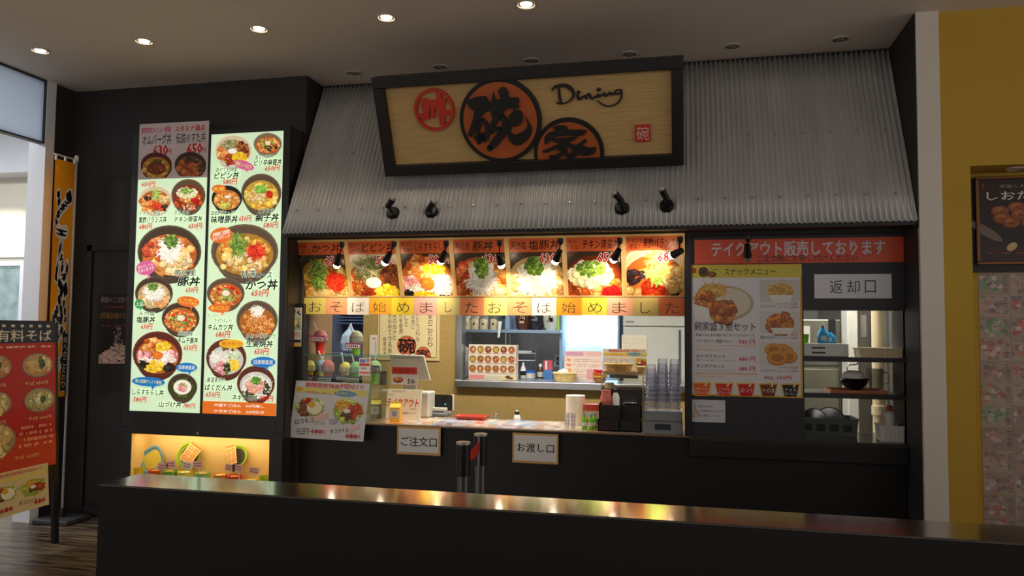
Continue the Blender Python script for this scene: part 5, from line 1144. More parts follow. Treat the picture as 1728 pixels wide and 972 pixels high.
# baskets, card on top of the acrylic case
def basket(name, label, loc, r, h, sx=1, sy=1, handles=False, col=(205, 165, 95), rows=8, group=None, hinge=0):
    t = thing(name, label, 'basket', loc, (0, hinge, 0), group); mb = MB()
    n = 36
    for k in range(rows):
        zz = (k+.5)*h/rows; rr = r*(.78+.22*(k/(rows-1))); pts = []
        for i in range(n+1):
            q = 2*math.pi*i/n; w2 = .0025*math.cos(i*math.pi+k*math.pi); pts.append(((rr+w2)*math.cos(q)*sx, (rr+w2)*math.sin(q)*sy, zz))
        mb.tube(pts, h/rows*.55, 5, False)
    m_ = mat('wicker_'+'_'.join(map(str, col)), col, .7, var=.2, scale=50)
    mb.obj('weave', m_, t, smooth=True)
    MB().lathe([(r*.78, .003), (.001, .003)], n, cap=False, sx=sx, sy=sy).obj('base', m_, t)
    pts = [((r+.002)*math.cos(2*math.pi*i/n)*sx, (r+.002)*math.sin(2*math.pi*i/n)*sy, h) for i in range(n+1)]; MB().tube(pts, h/rows*.8, 6, False).obj('rim', m_, t, smooth=True)
    if handles:
        for s_ in (-.45, .35):
            MB().tube([(s_*r*sx-.02, 0, h), (s_*r*sx-.015, 0, h+.03), (s_*r*sx+.005, 0, h+.04), (s_*r*sx+.025, 0, h+.03), (s_*r*sx+.03, 0, h)], .0025, 6).obj('handle', m_, t, smooth=True)
    return t
zcase = CT+zt+.006
t = thing('basket_tray', 'low wooden tray on top of the acrylic case', 'tray', (cx-.01, .38, zcase)); mw = mat('pale_wood', (200, 168, 118), .6, var=.12, scale=10, stretch=(10, 1, 1))
box(-.12, .11, -.075, .075, 0, .006).obj('base', mw, t)
for q in ((-.12, .11, -.075, -.068), (-.12, .11, .068, .075), (-.12, -.113, -.068, .068), (.103, .11, -.068, .068)): box(*q, .006, .022).obj('edge', mw, t)
basket('wicker_basket', 'oval wicker basket with thin handles on the acrylic case', (cx-.03, .37, zcase+.007), .095, .062, 1.0, .55, True, (206, 168, 96))
basket('wicker_basket', 'small wicker basket right on the acrylic case', (cx+.10+.025, .40, zcase+.001), .028, .05, 1, 1, False, (214, 182, 116), 6)
t, cv = sheet('special_menu_card', 'yellow special menu card standing behind the wicker baskets', 'menu card', Q((1017, 588), (1092, 634), .44), .44, paper=(236, 228, 200), tilt=-.14)
cv.text('期間限定特別', 1027, 589.5, 1063, 594, (216, 70, 40), .03); cv.text('MENU !!', 1065, 590, 1087, 594, (216, 70, 40), .02); cv.rect(1017.5, 595, 1091.5, 600, (236, 206, 70)); cv.ell(1070, 597.5, 12, 2.8, (120, 160, 170)); food(cv, 'taco', 1080, 612, 12, 9, 3, .7); cv.text('〜期間限定・楽しい', 1028, 596, 1055, 599, (216, 70, 40), .0); cv.rect(1020, 604, 1073, 625, (220, 216, 205)); cv.flush('print')
box(.05, .25, -.02, -.0005, -.03, -.002).obj('support', m_greyplastic, t)
# grey crate with three stacks of clear cups
cx, z0, w_, h_ = fit(1085.5, 1152, 698, 736, .02)
CH = P(1118, 698, Y=.02).z-CT
t = thing('cup_crate', 'grey crate carrying three stacks of clear cups', 'crate', (cx, .16, CT)); a = w_/2
MB().box(-a, a, -.14, .12, 0, CH*.62).box(-a+.004, a-.004, -.136, .116, CH*.62, CH-.001).obj('body', m_greyplastic, t, bev=.006, seg=3); box(-a*.42, a*.38, -.1425, -.139, CH*.22, CH*.5).obj('grip_slot', mat('slot_blue', (40, 44, 60), .5), t); MB().box(-a, a, -.141, -.139, CH*.62-.003, CH*.62+.003).obj('seam', mat('seam_dark', (90, 94, 96), .5), t)
MB().box(-a+.004, a-.004, -.136, -.13, CH-.002, CH+.012).box(-a+.004, -a+.01, -.13, .116, CH-.002, CH+.012).box(a-.01, a-.004, -.13, .116, CH-.002, CH+.012).obj('lip', m_greyplastic, t)
cupm = MB().lathe([(.040, 0), (.0405, .006), (.0375, .012), (.0305, .096), (.0285, .10), (.001, .10)], 20, cap=False)
first = None
for k, (xx, nc, yy, nm) in enumerate(((1099, 8, .08, 'left'), (1118, 9, .10, 'middle'), (1138.5, 9, .09, 'right'))):
    q = P(xx, 690, Y=yy)
    topz = P(xx, (614, 605, 606)[k], Y=yy).z; stp = (topz-CT-CH-.10)/(nc-1)
    for j in range(nc):
        lab = 'clear plastic cup, %s from the bottom of the %s stack on the grey crate' % (ordn(j), nm)
        if first is None:
            c = thing('plastic_cup', lab, 'cup', (0, 0, 0), (0, 0, 0), 'upside-down cups on the grey crate')
            cupm.obj('wall', glass('cup_plastic', ()), c, smooth=True); MB().lathe([(.0395, .001), (.0418, .003), (.0418, .007), (.0402, .009)], 20, cap=False).obj('rim', glass('cup_rim', (225, 226, 235), .3, .1, .35), c, smooth=True); first = c
        else: c = dup(first); c['label'] = lab
        c.location = (q.x, yy, CT+CH-.001+j*stp)
# ================================================================== KITCHEN BEHIND THE COUNTER
# fluorescent fixtures that light the stall (above the counter aisle, the kitchen and the return hatch)
m_tube = emis('fluorescent_tube', (235, 242, 255), 14)
def fluo(label, x, y, L, power, z=2.5, rgb=(.93, .97, 1)):
    t = thing('fluorescent_fixture', label, 'ceiling lamp', (x, y, z))
    MB().box(-L/2, L/2, -.08, .08, -.05, 0).obj('housing', m_whiteplastic, t, bev=.006)
    for s_ in (-.045, .045): MB().tube([(-L/2+.02, s_, -.068), (L/2-.02, s_, -.068)], .014, 10).obj('tube', m_tube, t, smooth=True)
    l = D.lights.new('fixture_light', 'AREA'); l.shape = 'RECTANGLE'; l.size = L-.05; l.size_y = .14; l.energy = power; l.color = rgb
    o = D.objects.new('fixture_light', l); COL.objects.link(o); o.location = (0, 0, -.088); o.parent = t
fluo('fluorescent fixture over the serving aisle', -1.4, .45, 2.3, P_FLUO*2.0, rgb=(1, .93, .78))
fluo('fluorescent fixture over the kitchen counter', -.9, 2.35, 1.5, P_FLUO*1.6, rgb=(.74, .88, 1))
fluo('fluorescent fixture behind the return hatch', .95, .46, .5, P_FLUO*.9, rgb=(1, .95, .84))

fluo('added fluorescent fixture brightening the back room beside the shaded beige wall', -3.3, 1.5, .6, P_FLUO*.5, rgb=(.85, .92, 1))  # unseen fixture added to lift the black gap by the side wall
# framed calligraphy poster on the beige wall
YW = YK-.012
a, b_ = P(639, 490, Y=YW), P(741, 609, Y=YW)
t, cv = sheet('calligraphy_poster', 'framed cream poster with vertical calligraphy on the beige kitchen wall', 'poster', (a.x, a.z+.1, b_.x, b_.z), YW, paper=(226, 200, 140), th=.01)
cv.rect(641.5, 480, 736.5, 604, (110, 50, 36)); cv.rect(642.3, 481, 735.7, 603.2, (238, 216, 160)); cv.flush('background_print', z=.001)
ink = (60, 42, 34)
cv.column('碗家のこだわり', 726, 520, 586, 8, ink, .008); cv.column('美味しいどんぶりを', 705, 500, 577, 6.5, ink, .004); cv.column('お届けする為に', 697, 495, 556, 6, ink, .0); cv.column('厳選した', 686, 510, 552, 6, ink, .0); cv.column('素材を使用', 676.5, 518, 564, 6, ink, .0); cv.column('しじみの出汁と', 666, 510, 574, 6, ink, .0); cv.column('心を込めて作る碗', 658, 515, 597, 6, ink, .0); cv.column('碗家店主', 649.5, 568, 600, 5, ink, .0); cv.flush('calligraphy', z=.001)
cv.ell(686.5, 583, 16.2, 16.5, (60, 34, 28)); cv.ell(686.5, 583, 15.2, 15.5, (222, 110, 70)); cv.text('碗', 673, 571, 700, 596, (50, 28, 26), .035)
cv.ell(714, 603, 13.5, 18, (60, 34, 28), 24, 0, math.pi, 2*math.pi); cv.ell(714, 603, 12.5, 17, (222, 110, 70), 24, 0, math.pi, 2*math.pi); cv.text('家', 703.5, 590, 725, 602.5, (50, 28, 26), .035); cv.flush('emblem')
t, cv = sheet('ticket_strip', 'narrow white strip notice on the beige wall left of the calligraphy poster', 'notice', Q((624, 565), (637, 606), YW), YW, paper=(228, 218, 200)); cv.text('券', 628, 569, 634, 574, (220, 130, 80), .01); cv.column('食券をお出し下さい', 634, 576, 600, 2.4, (110, 100, 90), .0); cv.rect(627, 600, 635, 603, (220, 140, 100)); cv.flush('print')
# gap to the back room: dark tray shelf with hanging film
YG = 2.2
q0, q1 = P(572, 540, Y=YG), P(614, 540, Y=YG)
t = thing('tray_shelf', 'dark shelf of stacked blue-grey trays in the gap beside the shaded beige wall', 'shelf', (0, YG, 0))
box(q0.x-.15, q1.x+.1, .12, .16, 0, 2.4).obj('back_panel', mat('shelf_dark', (96, 102, 116), .5), t)
for k in range(7): box(q0.x-.02, q1.x+.02, -.02, .12, 1.49+k*.03, 1.505+k*.03).obj('tray', mat('tray_blue', (84, 98, 130), .4), t, bev=.003)
box(q0.x-.1, q1.x+.1, -.36, .12, 1.18, 1.20).obj('board', mat('shelf_dark', (52, 54, 62)), t)
q = P(592, 588, Y=1.9); t = thing('plastic_bag', 'crumpled pale blue plastic bag behind the shaved ice', 'bag', (q.x-.03, 1.95, 1.20)); mb = MB().lathe([(.03, 0), (.09, .03), (.10, .10), (.075, .18), (.03, .24), (.012, .28)], 16, sy=.6); rr = random.Random(14); mb.v = [(x*(1+.35*(rr.random()-.5)), y*(1+.35*(rr.random()-.5)), z) for x, y, z in mb.v]; mb.obj('film', mat('pale_blue_film', (190, 208, 220), .3, var=.15, scale=30), t)
MB().tube([(0, 0, .27), (.0, .02, .30)], .004).obj('tie', m_whiteplastic, t)
# kitchen beyond the hatch
YS = YK+.10
m_bsteel = mat('blue_grey_steel', (150, 175, 200), .35, .6, var=.06)
zsh = P(860, 560, Y=2.1).z
sx0, sx1 = P(782, 550, Y=2.1).x, P(946, 550, Y=2.1).x
t = thing('steel_shelf', 'blue-grey steel wall shelf above the serving hatch counter', 'shelf', (0, 2.1, zsh))
box(sx0, sx1, 0, .3, -.01, .02).obj('shelf_board', m_bsteel, t, bev=.004)
xm = P(853, 550, Y=2.1).x; xm2 = P(860, 550, Y=2.1).x
box(xm, xm2, -.01, .28, .02, .5).obj('divider', m_bsteel, t); box(sx0, xm, .26, .29, .02, .5).obj('back', m_bsteel, t); box(sx0, xm, -.012, .0, .16, .5).obj('upper_front', m_bsteel, t, bev=.003); box(sx0+.01, sx0+.20, -.02, -.012, .18, .23).obj('cream_label', m_cream_p, t); box(P(848, 540, Y=2.1).x, xm, -.014, .0, .12, .22).obj('dark_slot', m_blackplastic, t)
MB().box(sx0+.0, sx0+.012, -.02, .28, -.75, .0).box(xm-.05, xm-.038, .2, .212, -.8, .0).obj('bracket', m_steel, t)
for k, xx in enumerate((788, 802, 817, 834)):
    q = P(xx, 551, Y=2.2); c = thing('canister', 'cream canister on the steel shelf, %s from the left' % ordn(k), 'canister', (q.x, 2.2, zsh+.02), (0, 0, 0), 'cream canisters on the steel shelf')
    MB().lathe([(.040, 0), (.042, .004), (.042, .125), (.038, .13)], 20).obj('body', m_cream_p, c, smooth=True); MB().lathe([(.009, 0), (.009, .016), (.005, .02)], 10).obj('knob', m_blackplastic, c, loc=(0, -.042, .055), rot=(math.pi/2, 0, 0))
for k, (xx, cols, nm) in enumerate(((883, (90, 48, 24), 'brown glazed sake jar with pale marks'), (905, (44, 40, 46), 'black glazed sake jar'), (930, (206, 206, 190), 'white sake jar with dark brush marks'))):
    q = P(xx, 552, Y=2.22); c = thing('sake_jar', nm+' on the steel shelf', 'jar', (q.x, 2.23, zsh+.02), (0, 0, 0), 'sake jars on the steel shelf')
    MB().lathe([(.055, 0), (.072, .03), (.082, .10), (.080, .17), (.06, .22), (.04, .24), (.04, .26)], 26).obj('body', mat('glaze_%d' % k, cols, .2, var=.2, scale=12), c, smooth=True)
    mk = MB(); rr = random.Random(k)
    for j in range(9 if k != 1 else 3): mk.box(-.03+.07*rr.random()-.01, -.01+.04*rr.random(), -.0845, -.078, .05+.1*rr.random(), .062+.1*rr.random())
    mk.obj('brush_marks', mat('jar_marks_%d' % k, ((190, 175, 150), (110, 110, 120), (50, 50, 60))[k], .5), c)
q = P(945, 545, Y=2.2); c = thing('lime_box', 'lime green packet squeezed at the end of the steel shelf', 'packet', (q.x-.01, 2.24, zsh+.02)); box(-.016, .016, -.05, .05, 0, .2).obj('body', mat('lime_card', (150, 200, 60), .5), c)
# splash wall behind the hatch counter, worktop
struct('wall_splash', box(P(776, 600, Y=2.6).x-.2, P(948, 600, Y=2.6).x, 2.6, 2.64, 0, 2.5), mat('splash_steel', (120, 118, 116), .33, .8, var=.25, scale=3), 'dull stainless splash wall of the kitchen')
t = thing('kitchen_worktop', 'stainless kitchen worktop behind the serving hatch', 'worktop', (0, 0, 0)); wx = P(946, 640, Y=2.1).x; box(xj, wx, YK+.46, 2.595, zs-.05, zs-.005).obj('top', m_steel, t, bev=.003); box(xj, wx, YK+.5, 2.55, 0, zs-.05).obj('body', m_steel_r, t)
# rack with shelves, blue-lidded tub, bottles
q0, q1 = P(860, 620, Y=2.4), P(904, 620, Y=2.4); zr = zs-.005
t = thing('wire_rack', 'steel wire rack on the kitchen worktop', 'rack', (0, 2.4, zr)); za, zb_ = P(880, 596, Y=2.4).z-zr, P(880, 608, Y=2.4).z-zr
for xx in (q0.x, q1.x): MB().tube([(xx, 0, 0), (xx, 0, zsh-zr-.02)], .007, 8).obj('post', m_steel, t, smooth=True)
for zz in (za, zb_): MB().tube([(q0.x, 0, zz), (q1.x, 0, zz)], .006, 8).box(q0.x, q1.x, .0, .15, zz-.003, zz+.003).obj('shelf', m_steel, t)
c = thing('white_tray', 'white tray lying on the upper shelf of the wire rack', 'tray', ((q0.x+q1.x)/2, 2.47, zr+za+.004)); box(-.09, .07, -.06, .06, 0, .018).obj('dish', m_whiteplastic, c, bev=.006)
q = P(893, 632, Y=2.2); c = thing('food_tub', 'clear tub with a bright blue lid on the kitchen worktop', 'tub', (q.x, 2.2, zr)); MB().lathe([(.062, 0), (.068, .05), (.001, .05)], 26).obj('tub', m_whiteplastic, c, smooth=True); MB().lathe([(.070, .05), (.070, .066), (.064, .070), (.001, .07)], 26).obj('lid', mat('blue_lid', (36, 110, 220), .35), c, smooth=True)
q = P(877, 632, Y=2.0); c = thing('squeeze_bottle', 'white bottle with a dark label beside the picture menu stand', 'bottle', (q.x+.012, 2.1, zr)); MB().lathe([(.026, 0), (.027, .08), (.018, .11), (.01, .12), (.008, .15)], 18).obj('body', m_whiteplastic, c, smooth=True); MB().lathe([(.0275, .03), (.0275, .07)], 18, cap=False).obj('label', m_blackplastic, c)
q = P(912, 632, Y=2.1); c = thing('soy_bottle', 'brown soy sauce bottle with a white cap on the kitchen worktop', 'bottle', (q.x, 2.1, zr)); MB().lathe([(.030, 0), (.030, .075), (.018, .1), (.014, .115)], 18).obj('body', mat('soy_brown', (80, 48, 24), .2), c, smooth=True); MB().lathe([(.017, .113), (.017, .14), (.001, .141)], 14).obj('cap', m_whiteplastic, c, smooth=True); MB().lathe([(.0306, .02), (.0306, .065)], 18, cap=False).obj('label', mat('pale_label3', (190, 195, 190), .5), c)
q = P(925, 632, Y=2.1); c = thing('tall_carton', 'red and blue tall carton on the kitchen worktop', 'carton', (q.x, 2.1, zr)); box(-.04, .04, -.03, .03, 0, .085).obj('blue_half', mat('carton_blue', (70, 120, 180), .45), c); box(-.04, .04, -.03, .03, .085, .175).obj('red_half', mat('carton_red', (190, 80, 90), .45), c); box(-.022, -.006, -.0312, -.03, .09, .17).obj('stripe', m_whiteplastic, c)
q = P(941, 609, Y=2.59); c = thing('power_outlet', 'grey double wall outlet on the splash wall', 'outlet', (q.x, 2.6, q.z)); box(-.035, .035, -.012, 0, -.06, .06).obj('plate', m_greyplastic, c, bev=.003); MB().box(-.012, .012, -.015, -.012, .01, .04).box(-.012, .012, -.015, -.012, -.04, -.01).obj('sockets', m_blackplastic, c)
basket('wicker_basket', 'round pale wicker basket on the hatch sill', (P(953, 641, Y=YK+.12).x, YK+.12, zs), .10, .075, 1, .8, False, (222, 196, 130), 7)
q = P(950, 624, Y=YK+.12); c = thing('tissue_heap', 'crumpled white napkin in the pale wicker basket', 'napkin', (q.x, YK+.13, zs+.05)); mb = MB().lathe([(.02, 0), (.05, .02), (.04, .045), (.001, .06)], 14); rr = random.Random(5); mb.v = [(x*(1+.5*(rr.random()-.5)), y*(1+.5*(rr.random()-.5)), z*(1+.3*(rr.random()-.5))) for x, y, z in mb.v]; mb.obj('paper', m_whiteplastic, c)
# steamer bowl stack
q = P(1012, 641, Y=YK+.1); c = thing('bowl_stack', 'stack of orange and pink bowls on a wooden stand on the hatch sill', 'bowls', (q.x, YK+.1, zs))
for k, (r_, z_, cc) in enumerate(((.06, 0, (150, 100, 50)), (.068, .03, (226, 170, 50)), (.066, .055, (226, 100, 40)), (.056, .08, (216, 60, 80)))): MB().lathe([(r_*.6, z_), (r_*.95, z_+.02), (r_, z_+.034), (r_*.9, z_+.032), (r_*.5, z_+.008)], 22).obj('bowl', mat('bowl_%d' % k, cc, .35), c, smooth=True)
# picture menu stand
YM = YK+.06
a, b_ = P(791.5, 581, Y=YM), P(870, 640, Y=YM)
t, cv = sheet('picture_menu_stand', 'white upright picture menu with rows of bowls on the hatch sill', 'menu stand', (a.x, a.z, b_.x, zs+.001), YM, paper=(226, 218, 200), material=MPG, mode='uv', th=.004)
rg = random.Random(21)
for r_ in range(3):
    for k in range(6):
        cxu, cyu = .085+k*.165, .14+r_*.27
        cv.rect(.015+k*.165, .03+r_*.27, .165+k*.165, .03+r_*.27+.245, (222, 208, 186)); kk = rg.choice(['katsu', 'buta', 'kimchi', 'oyako', 'ginger', 'nanban', 'kurozu'])
        cv.ell(cxu, cyu, .07, .095, (120, 70, 50), 20); food(cv, kk, cxu, cyu, .06, .08, k+r_*9, .22); cv.rect(.03+k*.165, .24+r_*.27, .15+k*.165, .258+r_*.27, (180, 90, 80))
cv.flush('bowl_pictures', z=.001)
cv.rect(.01, .86, .34, .97, (214, 130, 130)); cv.rect(.35, .87, .72, .96, (200, 190, 160)); cv.rect(.74, .86, .98, .98, (214, 196, 120)); cv.ell(.84, .91, .05, .05, (90, 60, 60)); cv.ell(.91, .94, .04, .03, (90, 60, 60)); cv.flush('footer_print')
w_, h_ = b_.x-a.x, a.z-zs
box(w_, w_+.004, 0, h_, -.09, .0).obj('side_panel', mat('stand_side', (196, 168, 150), .5, var=.3, scale=14), t); box(0, w_, 0, h_-.004, -.092, -.088).obj('back_panel', m_whiteplastic, t)
mk = MB()
for k in range(5): mk.slab([(w_+.0045, 0), (w_+.005, 0), (w_+.005, .1), (w_+.0045, .1)], 0, .001)
q = P(785, 632, Y=1.95); c = thing('hanging_cloth', 'pale pinkish cloth hanging left of the picture menu stand', 'cloth', (q.x, 1.98, zr)); mb = MB()
pr = [(-.04, 0), (-.04, .30), (-.005, .295), (.045, .26), (.055, .16), (.045, .06), (.0, 0)]
mb.v = []; n = len(pr)
for j in range(6):
    for (x, z) in pr: mb.v.append((x+.006*math.sin(j*2+z*30), -.03+j*.012+.008*math.sin(z*25+j), z))
for j in range(5):
    for i in range(n): mb.f.append((j*n+i, j*n+(i+1) % n, (j+1)*n+(i+1) % n, (j+1)*n+i))
mb.f += [tuple(range(n-1, -1, -1)), tuple(5*n+i for i in range(n))]
mb.obj('cloth', mat('pink_cloth', (206, 186, 182), .85, var=.12, scale=18), c, smooth=True)
q = P(843, 556, Y=2.04); c = thing('paper_ticket', 'curled white order ticket clipped on the steel shelf', 'ticket', (q.x, 2.085, zsh+.0)); mb = MB(); 
for j in range(7):
    s_ = j/6; y = -.004-.012*math.sin(s_*3); mb.v += [(-.02-.02*(s_-.3)**2, y, .1-.16*s_), (.015-.02*s_, y, .1-.15*s_)]
mb.f = [(2*j, 2*j+1, 2*j+3, 2*j+2) for j in range(6)]; o = mb.obj('paper', mat('ticket_white', (230, 226, 214), .7), c); o.modifiers.new('thickness', 'SOLIDIFY').thickness = .001
# stainless hood guard reflecting the lamps, fridge
q0, q1 = P(947, 560, Y=2.3), P(1047, 560, Y=2.3)
t = thing('range_guard', 'bright reflective stainless guard panel in the kitchen', 'panel', (q0.x, 2.2, 0)); w_ = q1.x-q0.x
z0 = P(1000, 625, Y=2.2).z
mb = MB().add([(.03, 0, z0-.2), (w_-.02, 0, z0-.2), (w_-.02, .30, 2.2), (.03, .30, 2.2), (.03, .02, z0-.2), (w_-.02, .02, z0-.2), (w_-.02, .32, 2.2), (.03, .32, 2.2)], [(0, 1, 2, 3), (4, 7, 6, 5), (0, 4, 5, 1), (3, 2, 6, 7), (0, 3, 7, 4), (1, 5, 6, 2)])
mb.obj('panel', mat('mirror_steel', (150, 190, 232), .24, 1, var=.25, scale=2.5, bump=.5, bscale=5), t)
MB().box(0, .03, -.01, .34, z0-.2, 2.2).box(w_-.02, w_, .0, .34, z0-.2, 2.2).obj('frame_post', m_bsteel, t, bev=.003)
t2 = thing('steel_unit', 'low steel unit under the reflective guard panel', 'unit', (q0.x, 2.15, 0)); box(0, w_, 0, .4, 0, z0-.2).obj('body', m_steel_r, t2)
q0, q1 = P(1052, 600, Y=2.1), P(1152, 600, Y=2.1)
t = thing('tall_fridge', 'tall pale steel refrigerator at the right of the kitchen', 'refrigerator', (q0.x, 2.1, 0)); w_ = q1.x-q0.x+.05; m_fr = mat('fridge_pale', (206, 206, 196), .35, .25, var=.03)
zd = P(1100, 551, Y=2.1).z
box(0, w_, .02, .6, 0, 2.2).obj('body', m_fr, t); box(0, w_, -.01, .02, .1, zd-.006).obj('door', m_fr, t, bev=.006); box(0, w_, -.01, .02, zd+.006, 2.2).obj('upper_panel', m_fr, t, bev=.006); box(w_-.085, w_-.065, -.016, -.008, .3, zd-.03).obj('handle_groove', mat('groove', (80, 82, 84), .4), t); box(.02, .1, -.012, -.01, zd+.035, zd+.05).obj('badge', m_greyplastic, t)
t, cv = sheet('fridge_note', 'blank cream paper taped on the refrigerator door', 'paper', Q((1049, 565), (1091, 600), 2.085), 2.085, paper=(226, 216, 190)); rg = random.Random(3); cv.scribble(1053, 570, 1088, 590, 5, (212, 202, 180), rg, .7); cv.flush('print')
# pink laminated menu sheets in front of the panel
t, cv = sheet('laminated_menu', 'pink laminated menu sheet standing on the hatch sill', 'menu', (P(952, 620, Y=YK+.2).x, P(980, 592, Y=YK+.2).z, P(1016, 620, Y=YK+.2).x, zs+.001), YK+.2, paper=(222, 200, 190), material=print_mat('glossy_laminate', 0, .08, .6), mode='uv', tilt=-.1)
cv.rect(.03, .04, .5, .17, (206, 150, 170)); cv.rect(.55, .04, .97, .17, (226, 180, 170)); cv.rect(.03, .2, .97, .96, (226, 205, 190))
for k in range(4): cv.blob(.12, .3+k*.17, .07, .06, (226, 140, 80), rg, 8); cv.scribble(.24, .26+k*.17, .92, .38+k*.17, 2, (196, 150, 140), rg, .8)
cv.rect(.6, .6, .95, .94, (214, 150, 160)); cv.flush('print')

# ================================================================== NICHE DISPLAY: CHILDREN'S PLATES AND BOWLS
NZ = nzb+.002
def plate(label, px, py, r, Y, col, col2=None, lean=.25, shape=None, roll=0, group='upright children plates in the niche'):
    q = P(px, py, Y=Y); t = thing('upright_plate', label, 'plate', (q.x, Y, q.z), (math.pi/2-lean, roll, 0), group)
    n = 40; f = shape or (lambda a: 1)
    def ringp(k, z): return [(r*k*f(2*math.pi*i/n)*math.cos(2*math.pi*i/n), r*k*f(2*math.pi*i/n)*math.sin(2*math.pi*i/n), z) for i in range(n)]
    mb = MB(); rings = [ringp(.5, -.012), ringp(1, .008), ringp(1.0, .012), ringp(.88, .010), ringp(.8, -.004), ringp(.02, -.006)]
    mb.v = [p for q_ in rings for p in q_]
    for k in range(5):
        for i in range(n): mb.f.append((k*n+i, k*n+(i+1) % n, (k+1)*n+(i+1) % n, (k+1)*n+i))
    mb.obj('rim', mat('plate_'+'_'.join(map(str, col)), col, .3), t, smooth=True)
    if col2: MB().slab([(x*.72, y*.72) for x, y, z in ringp(1, 0)], -.005, -.002).obj('well', mat('plate_'+'_'.join(map(str, col2)), col2, .35), t)
    return t
plate('wavy blue plate with a plain yellow well at the left of the niche', 257, 776, .098, -.07, (110, 165, 190), (220, 200, 80), .3, lambda a: 1+.07*math.cos(4*a+.6))
plate('lime green plate behind the tilted price sheet, centre of the niche', 319, 769, .098, -.05, (170, 200, 50), (60, 60, 70), .3)
plate('lime green plate at the right of the niche', 400, 771, .085, -.05, (165, 200, 50), (70, 70, 60), .3)
def kidsheet(label, px, py, w_, h_, Y, roll):
    q = P(px, py, Y=Y); t = thing('price_sheet', label, 'price sheet', (q.x, Y, q.z), (math.pi/2-.25, roll, 0), 'tilted price sheets in the niche')
    M = Matrix.Translation(q); c = Canvas(t, M, 'uv', w_, h_, MP); rg = random.Random(int(px))
    c.f = lambda x, y: ((x-.5)*w_, (.5-y)*h_)
    c.rect(0, 0, 1, 1, (240, 190, 130)); o = len(c.v); c.v += [(a, b_, -.001) for a, b_, d in c.v[-4:]]; c.fc.append((o+3, o+2, o+1, o)); c.c.append(S(235, 190, 130)); c.flush('sheet', z=.0012)
    c.rect(.04, .03, .96, .14, (230, 130, 60))
    for x in (.28, .72):
        for y in (.3, .55, .8): c.ell(x, y, .16, .09, (206, 110, 60)); c.ell(x, y, .11, .06, (240, 190, 90))
    c.flush('print'); return t
kidsheet('orange price sheet tilted over the centre green plate', 322, 765, .105, .155, -.085, .55)
kidsheet('orange price sheet tilted left over the right green plate', 390, 767, .085, .145, -.085, -.3)
def bowlk(label, px, r, h, Y, col, inner=None):
    q = P(px, 800, Y=Y); t = thing('small_bowl', label, 'bowl', (q.x, Y, NZ), (0, 0, 0), 'children bowls in the niche')
    MB().lathe([(r*.6, 0), (r*.9, h*.5), (r, h), (r*.94, h), (r*.8, h*.5), (.001, h*.3)], 24).obj('shell', mat('bowl_'+'_'.join(map(str, col)), col, .3), t, smooth=True)
    if inner: MB().lathe([(r*.88, h*.8), (r*.5, h*.98), (.001, h)], 20, cap=False).obj('food', mat('food_'+'_'.join(map(str, inner)), inner, .5, var=.25, scale=60, bump=.6), t, smooth=True)
nh = P(340, 797, Y=-.12).z-NZ
bs = ((232, .05, 'yellow cup at the left end of the niche', (226, 195, 40), None, .015), (262, .05, 'red-orange bowl of food, left in the niche', (216, 90, 40), (226, 150, 60), 0), (287, .055, 'green bowl of food in the niche', (120, 180, 50), (190, 150, 60), 0), (313, .055, 'yellow bowl of food in the niche', (232, 215, 90), (240, 225, 160), 0), (342, .055, 'pale green bowl of food in the niche', (150, 200, 110), (206, 160, 90), 0), (372, .055, 'orange bowl of food in the niche', (226, 150, 70), (230, 190, 90), -.005), (396, .052, 'red bowl of food, right in the niche', (206, 60, 50), (216, 130, 50), -.01), (423, .05, 'low yellow bowl, right in the niche', (232, 200, 60), (240, 220, 140), -.03), (447, .04, 'lime green cup at the right end of the niche', (170, 205, 50), None, .0))
for px, r_, lab, c1, c2, dh in bs: bowlk(lab, px, r_, nh+dh, -.12, c1, c2)
for k, (px, py, lab) in enumerate(((272, 787, 'pink card over the red-orange bowl'), (292, 784, 'pink card over the green bowl'), (313, 785, 'white card over the yellow bowl'), (337, 784, 'pink card leaning over the pale green bowl'), (385, 789, 'pink card over the orange bowl'), (404, 790, 'pink card over the red bowl'), (426, 794, 'small pink card over the low yellow bowl'))):
    q = P(px, py, Y=-.155); t = thing('name_card', lab+' in the niche', 'card', (q.x, -.155, NZ), (0, 0, 0), 'name cards in the niche'); zz = q.z-NZ
    wv = .04; box(-wv, wv, -.001, .001, zz-.022, zz+.025).obj('card', mat('pink_card' if k != 2 else 'white_card2', (236, 196, 176) if k != 2 else (240, 234, 220), .6), t, rot=(0, .1*(-1)**k, 0)); MB().box(-.002, .002, -.001, .001, 0, zz-.0).obj('stick', m_whiteplastic, t); mk = MB()
    for j in range(2): mk.box(-wv*.8, wv*.7, -.0018, -.001, zz-.012+j*.018, zz-.005+j*.018)
    mk.obj('print', mat('card_red_ink', (190, 110, 90), .6), t, rot=(0, .1*(-1)**k, 0))

